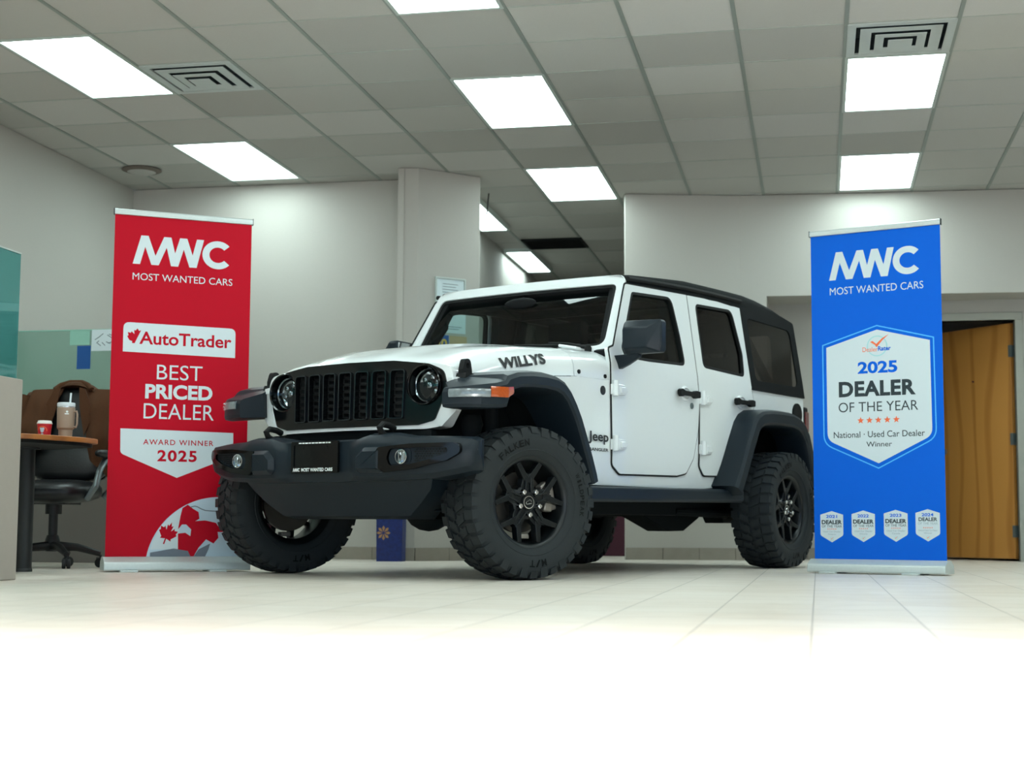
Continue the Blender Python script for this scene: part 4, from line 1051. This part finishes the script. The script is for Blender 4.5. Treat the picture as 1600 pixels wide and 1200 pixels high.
def art_red(mb):
    L1, L2, L3 = layer(1), layer(2), layer(3)
    mwc(mb, -.2905, .290, 1.7775, 1.947, L1, 1, L2)
    text(mb, 'MOST WANTED CARS', -.2918, .290, 1.684, 1.725, L1, 1)
    mb.poly(rp([(-.3350, 1.262), (.316, 1.254), (.316, 1.428, .035), (-.335, 1.434, .035)]), L1, 1)
    text(mb, 'AutoTrader', -.243, .293, 1.309, 1.384, L2, 9, bold=.02)
    mb.poly([(-.30, 1.330), (-.313, 1.352), (-.305, 1.357), (-.310, 1.376), (-.293, 1.372), (-.288, 1.381), (-.272, 1.366), (-.274, 1.390), (-.266, 1.387), (-.255, 1.400), (-.246, 1.386), (-.234, 1.390), (-.270, 1.312), (-.285, 1.314), (-.283, 1.324)], L2, 9)
    text(mb, 'BEST', -.1375, .126, 1.108, 1.195, L1, 1, bold=-.004); text(mb, 'PRICED', -.201, .188, .994, 1.080, L1, 1, bold=.035); text(mb, 'DEALER', -.207, .198, .879, .967, L1, 1, bold=-.004)
    mb.poly(rp([(-.335, .8176), (-.332, .675, .03), (-.0076, .539), (.318, .672, .03), (.3165, .8086)]), L1, 1)
    text(mb, 'AWARD WINNER', -.2045, .2005, .728, .759, L2, 9, bold=.012, spacing=1.2); text(mb, '2025', -.122, .105, .632, .699, L2, 9, bold=.03, spacing=1.15)
    # globe with red land
    C_ = (.245, .010); Rg = .421
    g = [(C_[0] + Rg * cos(a), C_[1] + Rg * sin(a)) for a in [R_(69) + (R_(171) - R_(69)) * i / 40 for i in range(41)]]
    g = [p for p in g if p[1] > .085 and p[0] < .399]
    mb.poly([(.399, .0852), (.399, g[0][1] - .004)] + g + [(-.170, .0852)], L1, 7)
    mb.poly([(.023, .360), (.0, .345), (-.035, .318), (-.075, .275), (-.11, .225), (-.14, .160), (-.148, .125), (.009, .127)], L2, 1)
    mb.poly([(-.148, .1081), (-.014, .1317), (.0671, .1174), (.0823, .0860), (.1013, .0860), (.1289, .1268), (.1953, .1603), (.1865, .1268), (.168, .0856), (-.1495, .0856)], L2, 6)
    mb.poly([(.030, .365), (.0602, .3848), (.09, .362), (.1235, .3422), (.1293, .3039), (.1057, .2894), (.1632, .2945), (.2262, .2805), (.2463, .2518), (.2804, .2471), (.276, .2278), (.2372, .2277), (.2428, .194), (.2146, .1604), (.1707, .1843), (.1287, .1364), (.1013, .0870), (.0823, .0860), (.0671, .1174), (.0098, .1269), (.0074, .2173), (.0501, .2222), (.0792, .2032), (.083, .2414), (.0536, .2699), (.0298, .2698), (.0073, .2416), (.0191, .3175)], L3, 9)
    mb.poly(leaf((-.058, .200), .125, .135, -.35), L3, 9)
    for pts in ([(.0749, .3705), (.10, .3765), (.1131, .3740), (.14, .360), (.1618, .3522), (.20, .349), (.2343, .348)], [(.29, .395), (.33, .385), (.37, .360)]):
        for a, b in zip(pts, pts[1:]):
            t = Vector((b[0] - a[0], b[1] - a[1])).normalized(); n = Vector((-t.y, t.x)) * .0028
            mb.add([L3(a[0] + n.x, a[1] + n.y), L3(a[0] - n.x, a[1] - n.y), L3(b[0] - n.x, b[1] - n.y), L3(b[0] + n.x, b[1] + n.y)], [(0, 1, 2, 3)], 6)
def art_blue(mb):
    L1, L2, L3 = layer(1), layer(2), layer(3)
    mwc(mb, -.281, .293, 1.779, 1.951, L1, 1, L2)
    text(mb, 'MOST WANTED CARS', -.281, .295, 1.688, 1.733, L1, 1)
    out = rp([(-.335, 1.384), (.008, 1.487), (.352, 1.395), (.358, .80, .09), (.006, .623), (-.334, .775, .09)])
    inn = rp([(-.3085, 1.366), (.0083, 1.459), (.327, 1.377), (.331, .815, .07), (.0068, .656), (-.308, .800, .07)])
    mb.panel(out, [offs(out, -.007)], lambda u, v, d: L1(u, v), 0, m=3)
    mb.poly(inn, L1, 1)
    ring = circ((.0085, 1.360), .063, 40); mb.panel(ring, [circ((.0085, 1.360), .056, 40)], lambda u, v, d: L2(u, v), 0, m=5)
    mb.poly([(-.086, 1.322), (.097, 1.332), (.097, 1.360), (-.086, 1.354)], L2, 1) if False else None
    text(mb, 'Dealer', -.081, .012, 1.327, 1.355, L3, 4, bold=.0); text(mb, 'Rater', .014, .0925, 1.330, 1.357, L3, 10, bold=.03)
    mb.poly([(-.034, 1.386), (-.018, 1.391), (.004, 1.372), (.040, 1.405), (.083, 1.428), (.045, 1.396), (.006, 1.352), (-.006, 1.368)], L3, 4)
    text(mb, '2025', -.113, .130, 1.196, 1.269, L2, 10, bold=.035); text(mb, 'DEALER', -.233, .238, 1.059, 1.153, L2, 2, bold=.04, spacing=1.05); text(mb, 'OF THE YEAR', -.236, .250, .967, 1.026, L2, 2, bold=-.002)
    for x in (-.0998, -.0455, .0084, .063, .1182): mb.poly(star((x, .9143), .022), L2, 4)
    text(mb, 'National \u00b7 Used Car Dealer', -.269, .287, .812, .850, L2, 2, bold=.005); text(mb, 'Winner', -.067, .089, .755, .786, L2, 2, bold=.005)
    for (cx, cz), yr, rows in (((-.2895, .278), '2021', ('Used Car Dealer', 'Ontario')), ((-.0936, .2817), '2022', ('Used Car Dealer', 'Ontario')), ((.1035, .2854), '2023', ('Used Car Dealer', 'Canada')), ((.2933, .289), '2024', ('National Used Car Dealer', 'Winner'))):
        f = 1.03
        hexa = rp([(cx - .072, cz + .072), (cx, cz + .094), (cx + .071, cz + .072), (cx + .071, cz - .052, .02), (cx, cz - .094), (cx - .072, cz - .052, .02)])
        mb.poly(hexa, L1, 1)
        lt = yr == '2024'
        text(mb, yr, cx - .036, cx + .034, cz + .052, cz + .071, L2, 10, bold=.03)
        if lt:
            text(mb, 'DEALER', cx - .054, cx + .056, cz + .024, cz + .046, L2, 2, bold=.03); text(mb, 'OF THE YEAR', cx - .058, cx + .058, cz + .004, cz + .018, L2, 8)
        else:
            text(mb, 'DEALER', cx - .063, cx + .063, cz + .015, cz + .040, L2, 2, bold=.04); text(mb, 'OF THE YEAR', cx - .063, cx + .063, cz - .005, cz + .010, L2, 2)
        for i in range(5): mb.poly(star((cx - .024 + i * .012, cz - .014), .005), L2, 4)
        text(mb, rows[0], cx - .056, cx + .056, cz - .034, cz - .024, L2, 8); text(mb, rows[1], cx - .024, cx + .024, cz - .050, cz - .040, L2, 8)
        rr = circ((cx, cz - .072), .011, 14); mb.panel(rr, [offs(rr, -.002)], lambda u, v, d: L2(u, v), 0, m=5)
        mb.poly([(cx - .008, cz - .068), (cx - .002, cz - .072), (cx + .012, cz - .060), (cx - .002, cz - .077)], L3, 4)
banner((-1.9365, 8.7775), 22.37, 'b_red', 'red roll-up award banner reading best priced dealer, left of the car', art_red)
banner((2.184, 9.005), -31.63, 'b_blue', 'blue roll-up award banner reading dealer of the year, right of the car', art_blue)
# ------------------------------------------------------------------ office corner on the left (room frame a, b)
def rfr(name, a, b, z, label, cat, rz=0, group=None): return empty(name, rw(a, b, z), -YR + rz, label, cat, group)
# near cubicle partition: runs away from the viewer, glass on top
t = rfr('cubicle_partition', -3.815, 4.62, 0, 'grey low partition with tall teal glass at the left edge of the photo', 'partition')
MB().bx(-.03, .03, -2.1, 2.08, .0, .968).build('panel', 'panelgrey', t, bevel=.006)
MB().bx(-.005, .005, -2.1, 2.06, .972, 1.585).build('glass_screen', 'tealglass', t, smooth=False)
q = MB(); q.bx(-.008, .008, -2.1, 2.062, 1.583, 1.590); q.build('glass_edge', 'lampframe', t, smooth=False)
# far cubicle partition, parallel to the back wall
t = rfr('cubicle_partition', -5.05, 9.86, 0, 'dark grey partition with pale glass, behind the office chair', 'partition')
MB().bx(-.57, .72, -.03, .03, 0, 1.015).build('panel', 'panelgrey2', t, bevel=.006)
MB().bx(-.57, .72, -.005, .005, 1.017, 1.645).build('glass_screen', 'paleglass', t, smooth=False)
MB().bx(-.57, .72, -.008, .008, 1.643, 1.650).build('glass_edge', 'papergreen', t, smooth=False)
def sheet(name, a, b, z0, z1, w, m, label, cat, deco=None, rz=0, glass_off=-.008):
    t = empty(name, rw(a, b, z0), -YR + rz, label, cat)
    mb = MB(); mb.bx(-w / 2, w / 2, -.001, .001, 0, z1 - z0, 0)
    if deco: deco(mb, w, z1 - z0)
    mb.build('sheet', [m, 'ink', 'paper', 'yellow', 'paperblue', 'tan'], t, smooth=False, recalc=False)
fl_ = lambda u, v: (u, -.0022, v)
def deco_scribble(mb, w, h):
    rng = random.Random(4)
    mb.add([fl_(-w / 2 + .01, h * .22), fl_(w / 2 - .01, h * .22), fl_(w / 2 - .01, h - .01), fl_(-w / 2 + .01, h - .01)], [(0, 1, 2, 3)], 2)
    for i in range(9):
        x, z = rng.uniform(-w * .4, w * .3), rng.uniform(h * .3, h * .85); l = rng.uniform(.02, .05); a = rng.uniform(-.9, .9)
        n = (-sin(a) * .003, cos(a) * .003); e = (x + l * cos(a), z + l * sin(a))
        g_ = lambda u, v: (u, -.0028, v)
        mb.add([g_(x - n[0], z - n[1]), g_(e[0] - n[0], e[1] - n[1]), g_(e[0] + n[0], e[1] + n[1]), g_(x + n[0], z + n[1])], [(0, 1, 2, 3)], 1)
def deco_lines(mb, w, h, m=1, n=5, top=.85):
    for i in range(n):
        z = h * (top - i * .11); mb.add([fl_(-w * .35, z), fl_(w * (.35 - .1 * (i % 2)), z), fl_(w * (.35 - .1 * (i % 2)), z + .005), fl_(-w * .35, z + .005)], [(0, 1, 2, 3)], m)
pb = 9.846
sheet('blue_card', -5.10, pb, 1.365, 1.532, .104, 'paperblue', 'dark blue card taped on the pale glass partition', 'card', lambda mb, w, h: deco_lines(mb, w, h, 4, 4, .45))
sheet('picture_sheet', -4.955, pb, 1.493, 1.645, .176, 'paper', 'white sheet with a drawing taped on the glass beside the red banner', 'paper', deco_scribble)
sheet('mint_note', -5.135, pb, 1.538, 1.640, .152, 'papergreen', 'pale green note on the glass above the blue card', 'paper')
# round-ended table
t = rfr('office_table', -4.40, 7.86, 0, 'wood-topped office table with black round leg in the left corner', 'table')
top = rp([(-1.0, -.62), (.30, -.62, .25), (.44, -.20, .4), (.44, .05, .22), (.05, .28, .3), (-1.0, .30)], 10)
q = MB(); q.prism(top, lambda u, v, d: (u, v, d), .718, .745); q.build('table_top', ['tablewood'], t, bevel=.004)
q = MB(); q.prism(offs(top, -.03), lambda u, v, d: (u, v, d), .700, .718); q.build('underside', 'blackmat', t)
q = MB(); q.lathe([(.046, 0), (.046, .70)], 24); q.lathe([(.075, .69), (.075, .70)], 24); q.lathe([(.05, 0), (.05, .012), (.046, .02)], 24); q.build('leg', 'caster', t)
TT = .745
# cup and tumbler
t = rfr('paper_cup', -4.265, 7.80, TT, 'small red paper coffee cup with white lid on the table', 'cup')
q = MB(); q.lathe([(.001, 0), (.031, 0), (.032, .004), (.041, .085), (.001, .085)], 28); 
def cupf(ang, h): r_ = .0325 + .009 * h / .085 + .0006; return (r_ * sin(ang), -r_ * cos(ang), h)
def cuppatch(poly_, m, o=0): q.add([tuple(Vector(cupf(a, h)) * (1) + Vector((0, 0, 0)) + Vector((sin(a) * o, -cos(a) * o, 0))) for a, h in poly_], [tuple(range(len(poly_)))], m)
for i in range(14):
    a0, a1 = pi * i / 14 - .1, pi * (i + 1) / 14 - .1
    cuppatch([(.15 + .75 * cos(a0), .045 + .026 * sin(a0)), (.15 + .75 * cos(a1), .045 + .026 * sin(a1)), (.15 + .62 * cos(a1), .045 + .021 * sin(a1)), (.15 + .62 * cos(a0), .045 + .021 * sin(a0))], 1, .0006)
for c_, r_ in (((.0, .055), .008), ((.3, .055), .008), ((.15, .045), .011), ((.15, .022), .009), ((-.3, .02), .007)):
    cuppatch([(c_[0] + r_ * 24 * cos(k * pi / 5), c_[1] + r_ * sin(k * pi / 5)) for k in range(10)], 2, .0008)
q.build('cup_body', ['cupred', 'b_orange', 'b_ice'], t)
q = MB(); q.lathe([(.040, .083), (.0425, .084), (.0425, .090), (.039, .094), (.037, .102), (.034, .103), (.033, .099), (.001, .099)], 28); q.build('cup_lid', 'cuplid', t)
t = rfr('travel_tumbler', -4.158, 7.84, TT, 'tall tan handled tumbler with straw, on the table beside the red cup', 'tumbler', rz=.1)
q = MB(); q.lathe([(.001, 0), (.036, 0), (.037, .004), (.038, .052), (.047, .062), (.050, .175), (.049, .178), (.001, .178)], 32)
q.build('tumbler_body', 'tumbler', t)
q = MB(); q.lathe([(.048, .178), (.048, .184), (.050, .186), (.050, .202), (.047, .206), (.001, .206)], 32); q.lathe([(.0482, .179), (.0484, .181), (.0482, .183)], 32, caps=False, m=1); q.build('lid', ['straw', 'chrome'], t)
q = MB(); q.tube([(.045, 0, .155), (.062, 0, .158), (.066, 0, .14), (.066, 0, .085), (.060, 0, .068), (.044, 0, .07)], .006, 8); q.build('handle', 'tumbler', t)
q = MB(); q.tube([(.022, 0, .20), (.026, .0, .262)], .0055, 10); q.build('straw', 'straw', t)
q = MB(); q.panel(rp([(.012, .138, .003), (.032, .138, .003), (.032, .144, .002), (.012, .144, .002)]), [], lambda u, v, d: (u, -sqrt(max(0, .0492 ** 2 - u * u)) - .001, v), 0); q.panel(circ((.024, .153), .006, 10), [], lambda u, v, d: (u, -sqrt(max(0, .0495 ** 2 - u * u)) - .001, v), 0); q.build('emblem', 'white_print', t)
# office chair
t = rfr('office_chair', -4.655, 8.66, 0, 'black leather office chair with a brown jacket over its back', 'office chair', rz=.12)
q = MB()
def pillow(cx, cy, cz, wx, wy, wz, rx=0, n=10, e=3.0):
    mb = MB(); mb.sphere((0, 0, 0), 1, 24)
    for i, v in enumerate(mb.v):
        f_ = lambda a: math.copysign(abs(a) ** (2 / e), a)
        L = Vector(v); mx = max(abs(L.x), abs(L.y), abs(L.z), 1e-6)
        s_ = (abs(L.x) ** e + abs(L.y) ** e + abs(L.z) ** e) ** (1 / e)
        p = Vector((L.x / s_ * wx, L.y / s_ * wy, L.z / s_ * wz)); p = Matrix.Rotation(rx, 3, 'X') @ p
        mb.v[i] = (p.x + cx, p.y + cy, p.z + cz)
    return mb
q = pillow(0, 0, .47, .27, .26, .075, .04); q.build('seat', 'leather', t, ang=60)
for cz, hz, hw, yy in ((.66, .13, .26, .25), (.85, .12, .265, .29), (1.02, .125, .22, .33)):
    q = pillow(0, yy, cz, hw, .07, hz, -.2); q.build('backrest', 'leather', t, ang=60)
q = MB(); q.prism(rp([(-.22, .55, .05), (.22, .55, .05), (.25, .95, .1), (.17, 1.13, .1), (-.17, 1.13, .1), (-.25, .95, .1)]), lambda u, v, d: (u, .29 + (v - .55) * .2 + d, v), 0, .03); q.build('back_shell', 'caster', t)
for s in (1, -1):
    q = MB(); q.tube([(s * .24, .22, .44), (s * .30, .20, .50), (s * .31, .16, .62), (s * .31, .06, .695)], .022, 10); q.tube([(s * .31, .06, .69), (s * .315, -.08, .60), (s * .31, -.13, .50), (s * .25, -.12, .42)], .02, 10); q.build('armrest_frame', 'hinge', t)
    q = pillow(s * .315, .03, .705, .035, .16, .025); q.build('armrest_pad', 'leather', t, ang=60)
q = MB(); q.lathe([(.05, .33), (.05, .41)], 20); q.lathe([(.028, .12), (.028, .34)], 16); q.lathe([(.04, .10), (.045, .17), (.035, .2)], 20); q.build('gas_lift', 'caster', t)
q = MB(); q.bx(-.12, .12, -.14, .14, .39, .41); q.build('seat_plate', 'caster', t)
for k in range(5):
    a = 2 * pi * k / 5 + .35; c_, s_ = cos(a), sin(a)
    q = MB(); q.tube([(.02 * c_, .02 * s_, .135), (.15 * c_, .15 * s_, .125), (.29 * c_, .29 * s_, .085)], [.03, .025, .018], 10); lg = q.build('base_leg', 'caster', t)
    q = MB()
    for o in (-.014, .014): q.lathe([(.028, o - .010), (.03, o - .006), (.03, o + .006), (.028, o + .010)], 18, 'x', (0, 0, .030))
    q.lathe([(.008, .03), (.008, .08)], 8); q.bx(-.006, .006, -.025, .025, .03, .062)
    m_ = Matrix.Translation((.29 * c_, .29 * s_, 0)) @ Matrix.Rotation(a + 1.2, 4, 'Z'); q.xf(m_); q.build('caster', 'caster', lg)
# jacket draped over the back
def jacket():
    t = rfr('jacket', -4.655, 8.66, -.035, 'brown jacket draped over the black office chair', 'jacket', rz=.12)
    for s in (1, -1):
        # front half panel: u across 0..1 (collar to shoulder end), v down 0..1
        secs = []
        for i in range(15):
            u_ = i / 14; sec = []
            for j in range(19):
                v_ = j / 18
                x = .07 + u_ * .24 + v_ * .05 * u_ + .07 * (1 - u_) * v_ * 1.3
                ztop = 1.175 - .015 * u_ - .09 * max(0, u_ - .75) ** 1.3 * 4
                ln = .62 if s > 0 else .50
                z = ztop - v_ * ln * (1 - .25 * (1 - u_))
                y = .235 - .05 * u_ - .03 * sin(v_ * pi) - .20 * v_ * .45 * (1 - .4 * u_) + .05 * (1 - v_) ** 4
                y += .014 * sin(u_ * 11 + v_ * 3) * (.3 + v_) + .008 * sin(v_ * 14 + u_ * 5)
                if u_ > .8: y += (u_ - .8) * .55
                sec.append((s * x, y, z))
            secs.append(sec)
        q = MB(); q.loft(secs); q.loft([[(x * .985, y + .012, z) for x, y, z in a] for a in secs]); 
        for e in (0, -1): q.loft([secs[e], [(x * .985, y + .012, z) for x, y, z in secs[e]]])
        q.build('front_panel', 'jacket', t, ang=80)
        q = MB()      # lapel
        q.panel([(.062, 1.175), (.10, 1.165), (.165, 1.02), (.135, .995), (.165, .985), (.12, .86), (.075, 1.05)], [], lambda u_, v_, d: (s * u_, .215 - (1.17 - v_) * .17 + d - .012, v_), .01, cv=(.95, 1.05, 1.1)); q.build('lapel', 'jacket', t)
        q = MB(); pts = [(s * .31, .28, 1.13), (s * .335, .27, 1.0), (s * .345, .24, .85), (s * .355, .22, .70), (s * .35, .19, .56)]
        q.tube(pts, [.04, .058, .056, .05, .045], 14)
        for i, v in enumerate(q.v): q.v[i] = (v[0] + .006 * sin(v[2] * 60), v[1] + .006 * sin(v[2] * 45 + 1), v[2])
        q.build('sleeve', 'jacket', t, ang=80)
    q = MB(); secs = []
    for i in range(25):
        a = pi * i / 24; x = .31 * cos(a) * -1
        zt = 1.19 + .035 * max(0, cos((x) / .13 * pi / 2)) if abs(x) < .13 else 1.17 - .05 * max(0, abs(x) - .24) * 6
        secs.append([(x, .27, zt - .02), (x, .30, zt), (x, .38, zt - .02), (x, .44, zt - .15), (x, .44, .75)])
    q.loft(secs); q.loft([[(x, y - .01, z - .01) for x, y, z in a] for a in secs]); q.build('back_panel', 'jacket', t, ang=80)
    q = MB(); q.tube([(-.12, .262, 1.165), (-.09, .285, 1.195), (-.04, .31, 1.215), (.04, .31, 1.215), (.09, .285, 1.195), (.12, .262, 1.165)], .018, 10); q.build('collar', 'jacket', t)
jacket()
# ------------------------------------------------------------------ pillar notices, gift bag, box in the passage
PA, PB_ = Vector((-3.049, 11.322)), Vector((-2.644, 11.706)); pdv = (PB_ - PA).normalized(); pang = atan2(pdv.y, pdv.x)
def on_pillar(s_, off=.004):
    p = PA + pdv * s_ + Vector((pdv.y, -pdv.x)) * off; return p.x, p.y
a, b = on_pillar(.285, .012)
t = empty('framed_certificate', rw(a, b, 1.985), -YR + pang, 'framed certificate hung on the pillar above the car', 'picture frame')
q = MB(); W_, H_ = .1385, .245
q.panel([(-W_, 0), (W_, 0), (W_, H_), (-W_, H_)], [[(-W_ + .014, .014), (W_ - .014, .014), (W_ - .014, H_ - .014), (-W_ + .014, H_ - .014)]], lambda u, v, d: (u, -.010 + d, v), .016); q.build('frame', 'lampframe', t, bevel=.002)
q = MB(); q.bx(-W_ + .012, W_ - .012, -.002, .004, .012, H_ - .012); deco_lines(q, .2, .2, 1, 5, .95); q.v = [(x, min(y, -.0026) if i >= 8 else y, z) for i, (x, y, z) in enumerate(q.v)]; q.build('certificate', ['paper', 'ink'], t, smooth=False, recalc=False)
def pill(name, s0, s1, z0, z1, m, label, cat, deco):
    a, b = on_pillar((s0 + s1) / 2); sheet(name, a, b, z0, z1, s1 - s0, m, label, cat, deco, rz=pang)
pill('notice_sheet', .19, .432, 1.79, 1.948, 'paper', 'white notice on the pillar seen through the windshield', 'paper', lambda mb, w, h: deco_lines(mb, w, h, 1, 2, .3))
pill('blue_poster', .13, .280, 1.60, 1.769, 'paperblue', 'blue poster with yellow number on the pillar, below the white notice', 'poster', lambda mb, w, h: text(mb, '20', -.05, .06, .06, .14, fl_, 3, bold=.03))
pill('tan_poster', .288, .445, 1.60, 1.769, 'tan', 'tan poster on the pillar, right of the blue poster', 'poster', lambda mb, w, h: deco_lines(mb, w, h, 5, 3, .85))
t = rfr('gift_bag', -3.185, 11.13, 0, 'blue gift bag with a gold flower on the floor behind the car', 'gift bag')
q = MB(); q.loft([[(-.10, -.05, 0), (.10, -.05, 0), (.10, .05, 0), (-.10, .05, 0)], [(-.104, -.054, .4), (.104, -.054, .4), (.104, .054, .4), (-.104, .054, .4)]], True, True); q.build('bag', 'giftblue', t, smooth=False)
q = MB()
for k in range(8):
    a = k * pi / 4; q.panel([(-.045 + .008 * cos(a) , .215 + .008 * sin(a)), (-.045 + .04 * cos(a - .28), .215 + .04 * sin(a - .28)), (-.045 + .055 * cos(a), .215 + .055 * sin(a)), (-.045 + .04 * cos(a + .28), .215 + .04 * sin(a + .28))], [], lambda u, v, d: (u, -.0545 + d, v), .003)
q.build('flower', 'gold', t, smooth=False)
for y in (-.052, .052):
    q = MB(); q.tube([(-.05, y, .38), (-.045, y * .8, .46), (0, y * .6, .50), (.045, y * .8, .46), (.05, y, .38)], .004, 8); q.build('handle', 'gold', t)
t = rfr('box', -1.87, 14.2, 0, 'dark maroon box standing in the passage behind the car', 'box')
q = MB(); q.loft([[(-.19, -.15, 0), (.19, -.15, 0), (.19, .15, 0), (-.19, .15, 0)], [(-.21, -.17, .62), (.21, -.17, .62), (.21, .17, .62), (-.21, .17, .62)]], True); q.build('box', 'maroon', t, bevel=.01)
q = MB(); q.bx(-.22, .22, -.18, .18, .62, .65); q.build('lid', 'maroon', t, bevel=.008)
